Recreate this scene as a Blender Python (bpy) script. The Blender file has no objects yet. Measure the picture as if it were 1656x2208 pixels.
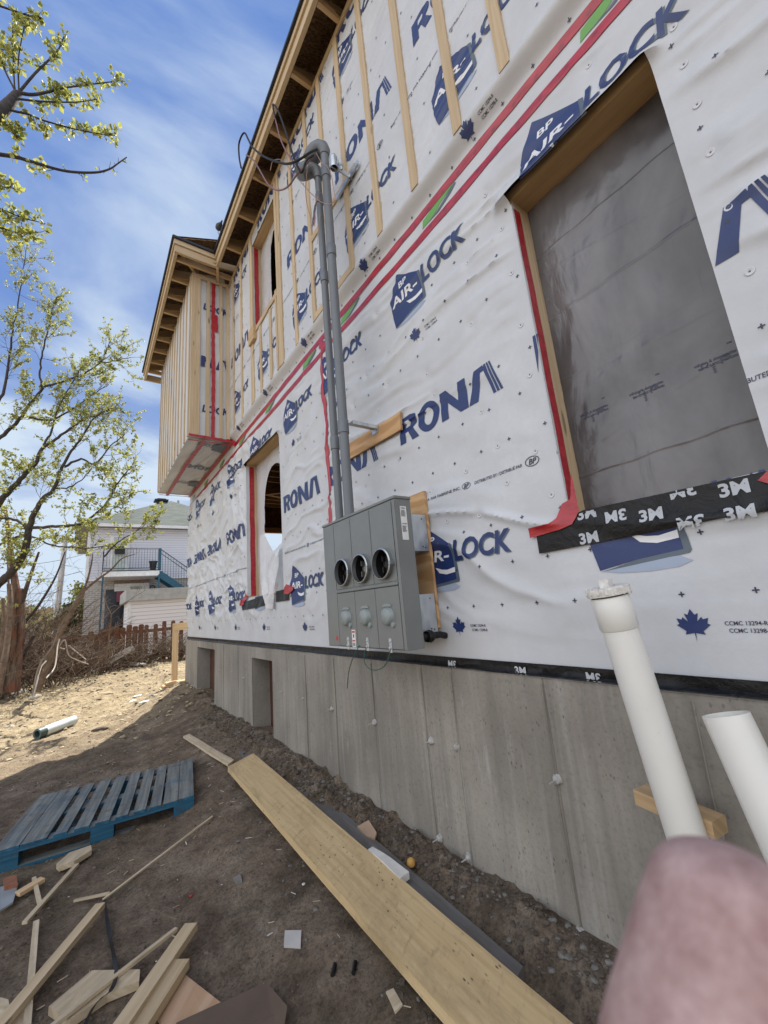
import bpy, bmesh, math, random
import numpy as np
from mathutils import Vector, Matrix
random.seed(7); RNG = np.random.default_rng(11)
C = bpy.context.scene.collection
SC = bpy.context.scene

# ------------------------------------------------------------------ camera
# World origin is the eye point, 1.5 m above the yard. +Y runs along the wall, +X into the house.
FPX, CX, CY = 881.62, 828.0, 1104.0
def cam_rows(yaw, pitch, roll):
    cy, sy = math.cos(yaw), math.sin(yaw)
    fwd = np.array([sy*math.cos(pitch), cy*math.cos(pitch), math.sin(pitch)])
    right = np.array([cy, -sy, 0.]); up = np.cross(right, fwd)
    r = right*math.cos(roll) + up*math.sin(roll); u = -right*math.sin(roll) + up*math.cos(roll)
    return np.array([r, u, fwd])
CR = cam_rows(*[math.radians(a) for a in (36.394925, 12.403138, -5.013804)])
def P(x, y, ax, v):
    """point of the photograph (pixel) on the world plane axis ax = v"""
    r = CR.T @ np.array([(x-CX)/FPX, -(y-CY)/FPX, 1.]); r = r*(v/r[ax])
    return Vector(r)
cd = bpy.data.cameras.new('camera'); cam = bpy.data.objects.new('camera', cd); C.objects.link(cam)
cam.matrix_world = Matrix(((CR[0][0], CR[1][0], -CR[2][0], 0), (CR[0][1], CR[1][1], -CR[2][1], 0), (CR[0][2], CR[1][2], -CR[2][2], 0), (0, 0, 0, 1)))
cd.sensor_fit = 'VERTICAL'; cd.sensor_height = 36; cd.sensor_width = 27; cd.lens = FPX/2208*36
cd.clip_start = 0.005; cd.clip_end = 2000
cd.dof.use_dof = True; cd.dof.focus_distance = 3.2; cd.dof.aperture_fstop = 18
SC.camera = cam

# ------------------------------------------------------------------ sky, sun, exposure
SUN_EL, SUN_AZ = math.radians(57), math.atan2(.57, .82)      # azimuth measured from +Y towards +X
w = bpy.data.worlds.new('World'); SC.world = w; w.use_nodes = True
nt = w.node_tree; nt.nodes.clear()
def n_(t, **k):
    n = nt.nodes.new(t)
    for a, b in k.items(): setattr(n, a, b)
    return n
out = n_('ShaderNodeOutputWorld'); bg = n_('ShaderNodeBackground'); nt.links.new(bg.outputs[0], out.inputs[0])
sky = n_('ShaderNodeTexSky', sky_type='NISHITA', sun_disc=False, sun_elevation=SUN_EL, sun_rotation=SUN_AZ, air_density=1.0, dust_density=.4, ozone_density=3.0)
skym = n_('ShaderNodeMix', data_type='RGBA', blend_type='MULTIPLY'); skym.inputs[0].default_value = 1
SKYK = 1.0
nt.links.new(sky.outputs[0], skym.inputs[6]); skym.inputs[7].default_value = (.42, .60, .95, 1)
tc = n_('ShaderNodeTexCoord')
# high thin cloud: stretched noise on the sky direction, seen on a flat layer overhead
sep = n_('ShaderNodeSeparateXYZ'); nt.links.new(tc.outputs['Generated'], sep.inputs[0])
def M(op, a, b=None, c=None):
    m = n_('ShaderNodeMath', operation=op)
    for i, v in enumerate((a, b, c)):
        if v is None: continue
        if isinstance(v, (int, float)): m.inputs[i].default_value = v
        else: nt.links.new(v, m.inputs[i])
    return m.outputs[0]
zc = M('MAXIMUM', sep.outputs[2], 0.02); zd = M('ADD', zc, 0.22)
comb = n_('ShaderNodeCombineXYZ'); nt.links.new(M('DIVIDE', sep.outputs[0], zd), comb.inputs[0]); nt.links.new(M('DIVIDE', sep.outputs[1], zd), comb.inputs[1])
mp = n_('ShaderNodeMapping'); nt.links.new(comb.outputs[0], mp.inputs[0]); mp.inputs['Rotation'].default_value = (0, 0, math.radians(28)); mp.inputs['Scale'].default_value = (.75, 1.15, 1); mp.inputs['Location'].default_value = (.35, .1, 0)
nz = n_('ShaderNodeTexNoise'); nt.links.new(mp.outputs[0], nz.inputs['Vector']); nz.inputs['Scale'].default_value = 1.5; nz.inputs['Detail'].default_value = 9; nz.inputs['Roughness'].default_value = .52; nz.inputs['Distortion'].default_value = .45
cr = n_('ShaderNodeValToRGB'); nt.links.new(nz.outputs[0], cr.inputs[0]); cr.color_ramp.elements[0].position = .43; cr.color_ramp.elements[1].position = .66; cr.color_ramp.interpolation = 'EASE'
# thicker towards the horizon; bright bank added in unseen west to light the wall
hz = M('POWER', M('SUBTRACT', 1.0, M('MINIMUM', zc, 1.0)), 3.6)
west = n_('ShaderNodeMapRange'); west.interpolation_type = 'SMOOTHSTEP'
dotn = n_('ShaderNodeVectorMath', operation='DOT_PRODUCT'); nt.links.new(tc.outputs['Generated'], dotn.inputs[0]); dotn.inputs[1].default_value = (-.86, -.5, 0)
nt.links.new(dotn.outputs['Value'], west.inputs[0]); west.inputs[1].default_value = .1; west.inputs[2].default_value = .55; west.inputs[3].default_value = 0; west.inputs[4].default_value = 1
cov = M('MINIMUM', M('ADD', M('ADD', M('MULTIPLY', cr.outputs[0], .88), M('MULTIPLY', hz, 1.7)), M('MULTIPLY', west.outputs[0], .9)), 1.0)
cmix = n_('ShaderNodeMix', data_type='RGBA'); cap = n_('ShaderNodeMix', data_type='RGBA', blend_type='DARKEN'); cap.inputs[0].default_value = 1; nt.links.new(skym.outputs[2], cap.inputs[6]); cap.inputs[7].default_value = (.62, 1.22, 2.95, 1)
nt.links.new(cov, cmix.inputs[0]); nt.links.new(cap.outputs[2], cmix.inputs[6])
ccol = n_('ShaderNodeMix', data_type='RGBA'); nt.links.new(west.outputs[0], ccol.inputs[0]); ccol.inputs[6].default_value = (3.0, 3.55, 4.2, 1); ccol.inputs[7].default_value = (7.6, 7.8, 8.3, 1)
nt.links.new(ccol.outputs[2], cmix.inputs[7]); nt.links.new(cmix.outputs[2], bg.inputs[0]); bg.inputs[1].default_value = 0.1
sd = bpy.data.lights.new('sun', 'SUN'); sd.energy = 4.8; sd.angle = math.radians(.6); sd.color = (1, .95, .86)
sun = bpy.data.objects.new('sun', sd); C.objects.link(sun)
sv = Vector((math.cos(SUN_EL)*math.sin(SUN_AZ), math.cos(SUN_EL)*math.cos(SUN_AZ), math.sin(SUN_EL)))
sun.rotation_euler = sv.to_track_quat('Z', 'Y').to_euler(); sun.location = sv*30
SC.view_settings.view_transform = 'Standard'; SC.view_settings.look = 'None'; SC.view_settings.gamma = 1; SC.view_settings.exposure = 1.15
SC.render.engine = 'CYCLES'
SC.cycles.max_bounces = 6; SC.cycles.diffuse_bounces = 4; SC.cycles.glossy_bounces = 3; SC.cycles.transparent_max_bounces = 8

# ------------------------------------------------------------------ mesh builder
class MB:
    def __init__(s): s.v = []; s.f = []; s.m = []; s.uv = []
    def add(s, vs, fs, mi=0, uvs=None):
        b = len(s.v); s.v.extend([tuple(v) for v in vs])
        for i, f in enumerate(fs):
            s.f.append(tuple(j+b for j in f)); s.m.append(mi if not hasattr(mi, '__len__') else mi[i])
            s.uv.append(uvs[i] if uvs else [(vs[j][0], vs[j][2]+vs[j][1]*.7) for j in f])
    def obox(s, c, ax, ay, az, mi=0, uvoff=None, jit=0.0):
        """box: centre and three half-axis vectors; u runs along the longest one"""
        c = Vector(c); A = [Vector(ax), Vector(ay), Vector(az)]
        if A[0].cross(A[1]).dot(A[2]) < 0: A[2] = -A[2]
        L = [a.length for a in A]; k = max(range(3), key=lambda i: L[i])
        o = uvoff or (random.random()*50, random.random()*50)
        vs = []; loc = []
        for sx, sy, sz in ((-1,-1,-1),(1,-1,-1),(1,1,-1),(-1,1,-1),(-1,-1,1),(1,-1,1),(1,1,1),(-1,1,1)):
            j = Vector([random.uniform(-jit, jit) for _ in range(3)]) if jit else Vector()
            vs.append(c + A[0]*sx + A[1]*sy + A[2]*sz + j); loc.append((sx*L[0], sy*L[1], sz*L[2]))
        fs = [(0,3,2,1),(4,5,6,7),(0,1,5,4),(1,2,6,5),(2,3,7,6),(3,0,4,7)]
        uv = []
        oth = [i for i in range(3) if i != k]
        for f in fs:
            uv.append([(loc[j][k]+o[0], loc[j][oth[0]]+loc[j][oth[1]]*1.01+o[1]) for j in f])
        s.add(vs, fs, mi, uv)
    def box(s, x0, x1, y0, y1, z0, z1, mi=0, jit=0.0):
        s.obox(((x0+x1)/2, (y0+y1)/2, (z0+z1)/2), ((x1-x0)/2, 0, 0), (0, (y1-y0)/2, 0), (0, 0, (z1-z0)/2), mi, jit=jit)
    def beam(s, a, b, w, t, up=(0, 0, 1), mi=0, jit=0.0):
        """bar from a to b, w wide (sideways), t thick (along up)"""
        a, b = Vector(a), Vector(b); d = b-a; l = d.length; d.normalize(); up = Vector(up)
        sd_ = d.cross(up).normalized(); u = sd_.cross(d).normalized()
        s.obox((a+b)/2, d*(l/2), sd_*(w/2), u*(t/2), mi, jit=jit)
    def tube(s, pts, rs, n=6, mi=0, cap=True, closed_uv=0.3):
        pts = [Vector(p) for p in pts]
        if not hasattr(rs, '__len__'): rs = [rs]*len(pts)
        b = len(s.v); fr = None; L = 0
        for i, p in enumerate(pts):
            d = (pts[min(i+1, len(pts)-1)] - pts[max(i-1, 0)])
            if d.length < 1e-9: d = Vector((0, 0, 1))
            d.normalize()
            if fr is None: fr = d.orthogonal().normalized()
            fr = (fr - d*fr.dot(d)); fr = fr.normalized() if fr.length > 1e-6 else d.orthogonal().normalized()
            g = d.cross(fr)
            for k in range(n):
                a = 2*math.pi*k/n; s.v.append(tuple(p + (fr*math.cos(a)+g*math.sin(a))*rs[i]))
            if i:
                L2 = L + (p-pts[i-1]).length
                for k in range(n):
                    k2 = (k+1) % n; q = b+(i-1)*n; r = b+i*n
                    s.f.append((q+k, q+k2, r+k2, r+k)); s.m.append(mi)
                    u0, u1 = k/n*closed_uv, (k+1)/n*closed_uv
                    s.uv.append([(L, u0), (L, u1), (L2, u1), (L2, u0)])
                L = L2
        if cap:
            s.f.append(tuple(b+k for k in reversed(range(n)))); s.m.append(mi); s.uv.append([(0, 0)]*n)
            q = b+(len(pts)-1)*n; s.f.append(tuple(q+k for k in range(n))); s.m.append(mi); s.uv.append([(0, 0)]*n)
    def lathe(s, o, axis, prof, n=24, mi=0):
        """profile [(distance along axis, radius)] turned about axis"""
        o = Vector(o); d = Vector(axis).normalized(); f = d.orthogonal().normalized(); g = d.cross(f); b = len(s.v)
        for t, r in prof:
            for k in range(n):
                a = 2*math.pi*k/n; s.v.append(tuple(o+d*t+(f*math.cos(a)+g*math.sin(a))*max(r, 1e-5)))
        for i in range(len(prof)-1):
            for k in range(n):
                k2 = (k+1) % n
                s.f.append((b+i*n+k, b+i*n+k2, b+(i+1)*n+k2, b+(i+1)*n+k)); s.m.append(mi)
                s.uv.append([(prof[i][0], k/n*.3), (prof[i][0], (k+1)/n*.3), (prof[i+1][0], (k+1)/n*.3), (prof[i+1][0], k/n*.3)])
    def prism(s, pts, off, mi=0):
        """polygon pts (3-D, planar) extruded by the vector off"""
        n = len(pts); off = Vector(off); a = [Vector(p) for p in pts]; vs = a+[p+off for p in a]
        fs = [tuple(reversed(range(n))), tuple(range(n, 2*n))]+[(i, (i+1) % n, (i+1) % n+n, i+n) for i in range(n)]
        o = random.random()*40
        d = (a[1]-a[0]).normalized(); nn = off.normalized() if off.length else Vector((0, 0, 1)); e = d.cross(nn)
        s.add(vs, fs, mi, [[(vs[j].dot(d)+o, vs[j].dot(e)+vs[j].dot(nn)+o) for j in f] for f in fs])
    def build(s, name, mats, parent=None, smooth=False, bevel=0, org=None):
        me = bpy.data.meshes.new(name)
        po = Vector(parent['_o']) if parent is not None else Vector((0, 0, 0))
        o = Vector(org) if org is not None else po
        V = [(v[0]-o[0], v[1]-o[1], v[2]-o[2]) for v in s.v]
        me.from_pydata(V, [], s.f)
        for m_ in (mats if isinstance(mats, (list, tuple)) else [mats]): me.materials.append(m_)
        me.polygons.foreach_set('material_index', s.m)
        ul = me.uv_layers.new(name='UVMap'); ul.data.foreach_set('uv', [c for f in s.uv for p in f for c in p[:2]])
        if smooth: me.polygons.foreach_set('use_smooth', [True]*len(s.f))
        me.update()
        ob = bpy.data.objects.new(name, me); C.objects.link(ob)
        if parent is not None: ob.parent = parent; ob.location = o-po
        else: ob.location = o
        ob['_o'] = tuple(o)
        if smooth:
            me.set_sharp_from_angle(angle=math.radians(50))
        if bevel:
            bm = ob.modifiers.new('bevel', 'BEVEL'); bm.width = bevel; bm.segments = 2; bm.limit_method = 'ANGLE'
        return ob
def tag(o, label=None, cat=None, group=None, kind=None):
    for k, v in (('label', label), ('category', cat), ('group', group), ('kind', kind)):
        if v: o[k] = v
    return o
def empty(name, loc, label=None, cat=None, group=None):
    o = bpy.data.objects.new(name, None); C.objects.link(o); o.location = loc; o['_o'] = tuple(loc); o.empty_display_size = .1
    return tag(o, label, cat, group)
def centre(mb):
    a = np.array(mb.v); return (float((a[:,0].min()+a[:,0].max())/2), float((a[:,1].min()+a[:,1].max())/2), float(a[:,2].min()))

# ------------------------------------------------------------------ material helper
class NM:
    def __init__(s, name, rough=.7, metal=0, spec=.4):
        s.m = bpy.data.materials.new(name); s.m.use_nodes = True; s.t = s.m.node_tree
        s.b = s.t.nodes['Principled BSDF']; s.b.inputs['Roughness'].default_value = rough; s.b.inputs['Metallic'].default_value = metal
        s.b.inputs['Specular IOR Level'].default_value = spec; s.tc = s.t.nodes.new('ShaderNodeTexCoord')
        s.co = s.tc.outputs['Object']
    def L(s, a, b): s.t.links.new(a, b)
    def set(s, sock, v):
        if isinstance(v, (int, float)): sock.default_value = v
        elif isinstance(v, (tuple, list)): sock.default_value = tuple(v)+((1,) if len(v) == 3 and len(sock.default_value) == 4 else ())
        else: s.L(v, sock)
    def map(s, scale=(1, 1, 1), src=None, rot=(0, 0, 0), loc=(0, 0, 0)):
        n = s.t.nodes.new('ShaderNodeMapping'); s.L(src or s.co, n.inputs[0]); n.inputs['Scale'].default_value = scale; n.inputs['Rotation'].default_value = rot; n.inputs['Location'].default_value = loc
        return n.outputs[0]
    def noise(s, scale, detail=4, rough=.55, vec=None, dist=0):
        n = s.t.nodes.new('ShaderNodeTexNoise'); s.L(vec or s.co, n.inputs['Vector']); n.inputs['Scale'].default_value = scale; n.inputs['Detail'].default_value = detail; n.inputs['Roughness'].default_value = rough; n.inputs['Distortion'].default_value = dist
        return n.outputs[0]
    def vor(s, scale, feat='F1', vec=None, out=0, rnd=1):
        n = s.t.nodes.new('ShaderNodeTexVoronoi'); n.feature = feat; s.L(vec or s.co, n.inputs['Vector']); n.inputs['Scale'].default_value = scale; n.inputs['Randomness'].default_value = rnd
        return n.outputs[out]
    def wave(s, scale, vec=None, dist=0, axis='X', prof='SIN', detail=2):
        n = s.t.nodes.new('ShaderNodeTexWave'); n.bands_direction = axis; n.wave_profile = prof; s.L(vec or s.co, n.inputs['Vector']); n.inputs['Scale'].default_value = scale; n.inputs['Distortion'].default_value = dist; n.inputs['Detail'].default_value = detail
        return n.outputs[1]
    def ramp(s, fac, stops, interp='LINEAR'):
        n = s.t.nodes.new('ShaderNodeValToRGB'); s.L(fac, n.inputs[0]); e = n.color_ramp.elements; n.color_ramp.interpolation = interp
        while len(e) < len(stops): e.new(.5)
        for q, (p, c) in zip(e, stops): q.position = p; q.color = (c, c, c, 1) if isinstance(c, (int, float)) else tuple(c)+(1,)
        return n.outputs[0]
    def mix(s, f, a, b, mode='MIX'):
        n = s.t.nodes.new('ShaderNodeMix'); n.data_type = 'RGBA'; n.blend_type = mode
        s.set(n.inputs[0], f); s.set(n.inputs[6], a); s.set(n.inputs[7], b); return n.outputs[2]
    def math(s, op, a, b=0.0):
        n = s.t.nodes.new('ShaderNodeMath'); n.operation = op; s.set(n.inputs[0], a); s.set(n.inputs[1], b); return n.outputs[0]
    def bump(s, h, strength=.3, dist=.01):
        n = s.t.nodes.new('ShaderNodeBump'); s.L(h, n.inputs['Height']); n.inputs['Strength'].default_value = strength; n.inputs['Distance'].default_value = dist
        if s.b.inputs['Normal'].links: s.L(s.b.inputs['Normal'].links[0].from_socket, n.inputs['Normal'])
        s.L(n.outputs[0], s.b.inputs['Normal'])
    def col(s, v): s.set(s.b.inputs['Base Color'], v); return s
    def rough(s, v): s.set(s.b.inputs['Roughness'], v)
    def rand(s):
        n = s.t.nodes.new('ShaderNodeObjectInfo'); return n.outputs['Random']
    def geo(s):
        n = s.t.nodes.new('ShaderNodeNewGeometry'); return n

def simple(name, c, rough=.6, metal=0, var=.12, sc=8, bump=0, bsc=60):
    m = NM(name, rough, metal); nz_ = m.noise(sc, 5)
    m.col(m.mix(m.ramp(nz_, [(.3, 0.), (.7, 1.)]), tuple(x*(1-var) for x in c), tuple(min(1, x*(1+var)) for x in c)))
    if bump: m.bump(m.noise(bsc, 4), bump, .004)
    return m.m
def wood(name, light, dark, knots=True, rough=.65, grain=38, dirt=0.0):
    m = NM(name, rough, spec=.25); uv = m.tc.outputs['UV']
    g1 = m.noise(1, 6, .6, m.map((1.6, grain, 1), uv), .4); g2 = m.noise(1, 3, .5, m.map((.5, 6, 1), uv))
    c = m.mix(m.ramp(g1, [(.35, 0.), (.65, 1.)]), dark, light)
    c = m.mix(m.ramp(g2, [(.3, .0), (.75, .35)]), c, tuple(x*.82 for x in light))
    rn = m.rand(); c = m.mix(m.math('MULTIPLY', rn, .35), c, tuple(x*.72 for x in dark))
    if knots:
        vv = m.vor(1, 'F1', m.map((2.6, 13, 1), uv), 0); k = m.ramp(vv, [(.0, 1.), (.14, .85), (.22, 0.)])
        gate = m.ramp(m.noise(1, 1, .5, m.map((2.1, 3, 1), uv)), [(.5, 0.), (.56, 1.)])
        c = m.mix(m.math('MULTIPLY', k, gate), c, tuple(x*.3 for x in dark))
    if dirt:
        d = m.ramp(m.noise(3.5, 6, .62, m.map((2, 6, 1), uv)), [(.45, 0.), (.7, dirt)]); c = m.mix(d, c, (.09, .07, .05))
    m.col(c); m.bump(g1, .25, .002); return m.m

W_PINE = wood('spruce_furring', (.60, .48, .32), (.46, .34, .20))
W_PINE2 = wood('spruce_lumber', (.60, .44, .26), (.44, .29, .15))
W_HEAD = wood('header_lumber', (.55, .40, .23), (.42, .28, .14), grain=20)
W_GREY = wood('weathered_grey_plank', (.20, .195, .19), (.11, .105, .10), knots=False, grain=30, dirt=.5)
W_PALE = wood('pale_scrap_wood', (.60, .50, .36), (.46, .36, .23), knots=False, dirt=.35)
def bluewood():
    m = NM('worn_blue_pallet_wood', .7, spec=.25); uv = m.tc.outputs['UV']; g1 = m.noise(1, 6, .6, m.map((1.6, 30, 1), uv), .4); pos = m.geo()
    s = m.t.nodes.new('ShaderNodeSeparateXYZ'); m.L(pos.outputs['True Normal'], s.inputs[0])
    blue = m.mix(m.ramp(g1, [(.35, 0.), (.65, 1.)]), (.012, .065, .12), (.028, .12, .19)); bare = m.mix(m.ramp(g1, [(.35, 0.), (.65, 1.)]), (.105, .110, .105), (.22, .225, .205))
    wear = m.noise(4.5, 7, .68, m.map((1, 1, 1), pos.outputs['Position'])); top = m.ramp(s.outputs[2], [(.6, 0.), (.95, 1.)])
    f = m.math('MULTIPLY', m.ramp(wear, [(.28, 0.35), (.50, .95)]), top); c = m.mix(f, blue, bare); m.col(m.mix(m.ramp(m.noise(14, 6, .7, pos.outputs['Position']), [(.55, 0.), (.7, .7)]), c, (.05, .042, .034))); m.bump(g1, .35, .002); return m.m
W_BLUE = bluewood()
def ply(name, light, dark, dirt=0.3):
    m = NM(name, .6, spec=.3); uv = m.tc.outputs['UV']
    r = m.wave(1, m.map((.9, 3.2, 1), uv), 16, 'Y', 'SIN', 4)
    n = m.noise(1, 5, .6, m.map((3, 40, 1), uv))
    c = m.mix(m.ramp(r, [(.25, 0.), (.9, 1.)]), dark, light); c = m.mix(m.ramp(n, [(.4, 0.), (.8, .4)]), c, tuple(x*.7 for x in dark))
    d = m.ramp(m.noise(2.2, 7, .65, m.map((1, 3, 1), uv)), [(.48, 0.), (.72, dirt)]); c = m.mix(d, c, (.16, .12, .08))
    kn = m.ramp(m.vor(1, 'F1', m.map((3, 9, 1), uv), 0), [(.0, 1.), (.09, .6), (.12, 0.)]); c = m.mix(m.math('MULTIPLY', kn, .7), c, (.16, .09, .04))
    m.col(c); m.bump(n, .15, .002); return m.m
PLY = ply('fir_plywood', (.58, .37, .19), (.44, .25, .11), .1)
def lvl():
    m = NM('scaffold_plank_wood', .62, spec=.3); uv = m.tc.outputs['UV']
    n = m.noise(1, 6, .6, m.map((2.0, 34, 1), uv)); n2 = m.noise(1, 6, .65, m.map((24, 9, 1), uv, (0, 0, 0)), .2)
    c = m.mix(m.ramp(n, [(.35, 0.), (.7, 1.)]), (.48, .34, .17), (.62, .47, .26))
    c = m.mix(m.ramp(n2, [(.56, 0.), (.74, .55)]), c, (.20, .14, .08))
    st = m.ramp(m.noise(1, 6, .72, m.map((1.6, 3.2, 1), uv, loc=(4, 2, 0)), .2), [(.50, 0.), (.66, .6)]); c = m.mix(st, c, (.30, .22, .12))
    sp = m.ramp(m.vor(1, 'F1', m.map((20, 34, 1), uv), 0), [(.08, 1.), (.20, 0.)]); gate = m.ramp(m.noise(1, 2, .5, m.map((3, 3, 1), uv)), [(.5, 0.), (.6, 1.)])
    c = m.mix(m.math('MULTIPLY', sp, gate), c, (.10, .07, .045))
    m.col(c); m.bump(n2, .25, .003); return m.m
PLANK = lvl()
def osb():
    m = NM('osb_sheathing', .8, spec=.2)
    c = m.vor(34, 'F1', m.map((1, 2.6, 1)), 1); sp = m.t.nodes.new('ShaderNodeSeparateColor'); m.L(c, sp.inputs[0])
    m.col(m.ramp(sp.outputs[0], [(0., (.10, .055, .03)), (.5, (.20, .12, .06)), (1., (.30, .19, .10))])); m.bump(sp.outputs[1], .3, .003); return m.m
OSB = osb()
def wrapmat(name, c0=(.585, .602, .625), tint=(.49, .50, .515)):
    m = NM(name, .48, spec=.5)
    big = m.noise(2.3, 5, .6); fib = m.noise(420, 3, .6); mid = m.noise(38, 5, .62)
    c = m.mix(m.ramp(big, [(.35, 0.), (.7, 1.)]), tint, c0); c = m.mix(m.ramp(mid, [(.35, .35), (.62, 0.)]), c, tuple(x*.86 for x in c0))
    c = m.mix(m.ramp(fib, [(.3, .22), (.6, 0.)]), c, tuple(x*.8 for x in c0))
    dirt = m.ramp(m.noise(5.5, 8, .7), [(.62, 0.), (.80, .35)]); c = m.mix(dirt, c, (.42, .38, .32))
    m.col(c); m.bump(mid, .22, .004); m.bump(fib, .12, .0008); return m.m
WRAP = wrapmat('white_house_wrap'); 
def ink(name, c, r=.4):
    m = NM(name, r, spec=.5); w_ = m.ramp(m.noise(26, 7, .7), [(.60, 0.), (.85, .35)]); fib = m.noise(420, 3, .6)
    b = m.mix(m.ramp(fib, [(.3, .35), (.6, 0.)]), c, tuple(x*.8+.022 for x in c)); m.col(m.mix(w_, b, tuple(x*.5+.12 for x in c))); m.bump(fib, .1, .0008); return m.m
NAVY = ink('navy_print', (.012, .030, .125)); BLACKINK = ink('dark_print', (.02, .026, .06)); WHITEINK = ink('white_print', (.72, .73, .75)); GREEN = ink('green_print', (.13, .34, .06)); PALEINK = ink('pale_blue_print', (.33, .39, .50)); SLATE = ink('slate_print', (.09, .12, .15))
def tape(name, c):
    m = NM(name, .28, spec=.6); w_ = m.noise(30, 4, .6, m.map((1, .3, 1))); 
    sp = m.vor(7.5, 'F1', m.map((1, 1, 1)), 0, 0.0); 
    cc = m.mix(m.ramp(w_, [(.35, 0.), (.7, 1.)]), c, tuple(min(1, x*1.5+.015) for x in c))
    cc = m.mix(m.ramp(sp, [(.10, .55), (.14, 0.)]), cc, (.12, .012, .02))
    m.col(cc); m.bump(w_, .5, .006); return m.m
RED = tape('red_sheathing_tape', (.29, .006, .014))
def blackt():
    m = NM('black_flashing_membrane', .30, spec=.28); w_ = m.noise(11, 6, .65, None, .8); m.col(m.mix(m.ramp(m.noise(20, 5), [(.4, 0.), (.8, .5)]), (.005, .005, .006), (.018, .018, .017))); m.bump(w_, .9, .010); return m.m
BLACK = blackt(); SILVER = simple('silver_print', (.42, .44, .47), .4)
def conc():
    m = NM('cast_concrete', .85, spec=.25); g = m.geo(); pos = g.outputs['Position']
    v = m.map((1, 1, 1), pos); st = m.noise(1, 7, .65, m.map((1, 9, .55), pos)); big = m.noise(1.3, 6, .6, v); fine = m.noise(55, 5, .7, v); ver = m.noise(1, 3, .5, m.map((1, 26, .8), pos))
    c = m.mix(m.ramp(big, [(.3, 0.), (.7, 1.)]), (.195, .178, .150), (.330, .302, .258))
    c = m.mix(m.ramp(st, [(.42, 0.), (.68, .5)]), c, (.125, .115, .10)); c = m.mix(m.ramp(ver, [(.55, 0.), (.75, .3)]), c, (.40, .39, .37))
    c = m.mix(m.ramp(fine, [(.3, .4), (.5, 0.)]), c, (.13, .12, .11))
    pit = m.ramp(m.vor(1, 'F1', m.map((10, 46, 27), pos), 0), [(.10, .8), (.24, 0.)]); gt = m.ramp(m.noise(9, 6, .7, v), [(.46, 0.), (.60, 1.)]); pm = m.math('MULTIPLY', pit, gt)
    c = m.mix(m.math('MULTIPLY', pm, .85), c, (.075, .066, .058))
    wh = m.ramp(m.noise(1, 7, .75, m.map((1, 9, 1.6), pos, loc=(0, 3, 7))), [(.60, 0.), (.74, .45)]); c = m.mix(wh, c, (.50, .50, .49))
    m.col(c); m.bump(m.math('SUBTRACT', fine, pm), .45, .004); m.bump(ver, .10, .006); return m.m
CONC = conc()
def soil():
    m = NM('bare_soil', .95, spec=.15); pos = m.geo().outputs['Position']
    s = m.t.nodes.new('ShaderNodeSeparateXYZ'); m.L(pos, s.inputs[0])
    big = m.noise(.9, 6, .6, pos); mid = m.noise(6, 8, .7, pos); fine = m.noise(60, 6, .75, pos)
    c = m.mix(m.ramp(mid, [(.32, 0.), (.68, 1.)]), (.110, .080, .056), (.250, .190, .138))
    c = m.mix(m.ramp(big, [(.45, 0.), (.7, .5)]), c, (.12, .10, .062)); c = m.mix(m.ramp(m.noise(2.3, 7, .68, pos), [(.50, 0.), (.66, .75)]), c, (.30, .245, .185)); c = m.mix(m.ramp(m.noise(1.7, 7, .7, m.map((1, 1, 1), pos, loc=(5, 9, 2))), [(.52, 0.), (.64, .6)]), c, (.058, .043, .031))
    c = m.mix(m.ramp(fine, [(.35, .6), (.55, 0.)]), c, (.035, .028, .022)); c = m.mix(m.ramp(fine, [(.62, 0.), (.8, .5)]), c, (.27, .235, .19))
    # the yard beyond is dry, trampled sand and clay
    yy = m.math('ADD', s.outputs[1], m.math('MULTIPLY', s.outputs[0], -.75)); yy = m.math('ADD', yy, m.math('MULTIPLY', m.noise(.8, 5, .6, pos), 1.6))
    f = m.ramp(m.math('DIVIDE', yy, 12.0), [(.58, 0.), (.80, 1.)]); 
    dry = m.mix(m.ramp(mid, [(.3, 0.), (.66, 1.)]), (.15, .116, .074), (.46, .375, .24)); dry = m.mix(m.ramp(fine, [(.36, .85), (.54, 0.)]), dry, (.10, .07, .042)); dry = m.mix(m.ramp(m.noise(2.2, 6, .65, pos), [(.48, 0.), (.62, .5)]), dry, (.20, .15, .095))  # darker mottles paint patchy twig shade into the dry sand colour
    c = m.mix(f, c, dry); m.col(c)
    m.bump(m.noise(2.6, 5, .6, pos), .5, .12); m.bump(mid, .75, .05); m.bump(fine, .8, .014); return m.m
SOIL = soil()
# ================================================================== HOUSE UNDER CONSTRUCTION
WX, UX = 1.65, 1.59                    # lower wrap plane, upper wrap plane
Z0, ZL0, ZL1, ZT = -.33, 2.49, 2.60, 5.22
OPEN = [(.26, .915, .29, 1.95), (4.09, 5.27, .20, 1.96), (3.82, 4.68, 3.62, 4.96)]
_lat = {}
def vn(x, y, seed=0):
    if seed not in _lat: _lat[seed] = np.random.default_rng(900+seed).random((128, 128))
    L = _lat[seed]; xi = np.floor(x).astype(int); yi = np.floor(y).astype(int); fx = x-xi; fy = y-yi
    fx = fx*fx*(3-2*fx); fy = fy*fy*(3-2*fy)
    a = L[xi % 128, yi % 128]; b = L[(xi+1) % 128, yi % 128]; c = L[xi % 128, (yi+1) % 128]; d = L[(xi+1) % 128, (yi+1) % 128]
    return (a*(1-fx)+b*fx)*(1-fy)+(c*(1-fx)+d*fx)*fy
def fbm(x, y, o=4, seed=0):
    s = 0; a = .5; t = 0
    for i in range(o): s = s+a*vn(x*2**i+i*17.3, y*2**i+i*9.1, seed+i); t += a; a *= .55
    return s/t
def sst(a, b, x):
    t = np.clip((x-a)/(b-a), 0, 1); return t*t*(3-2*t)
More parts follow.
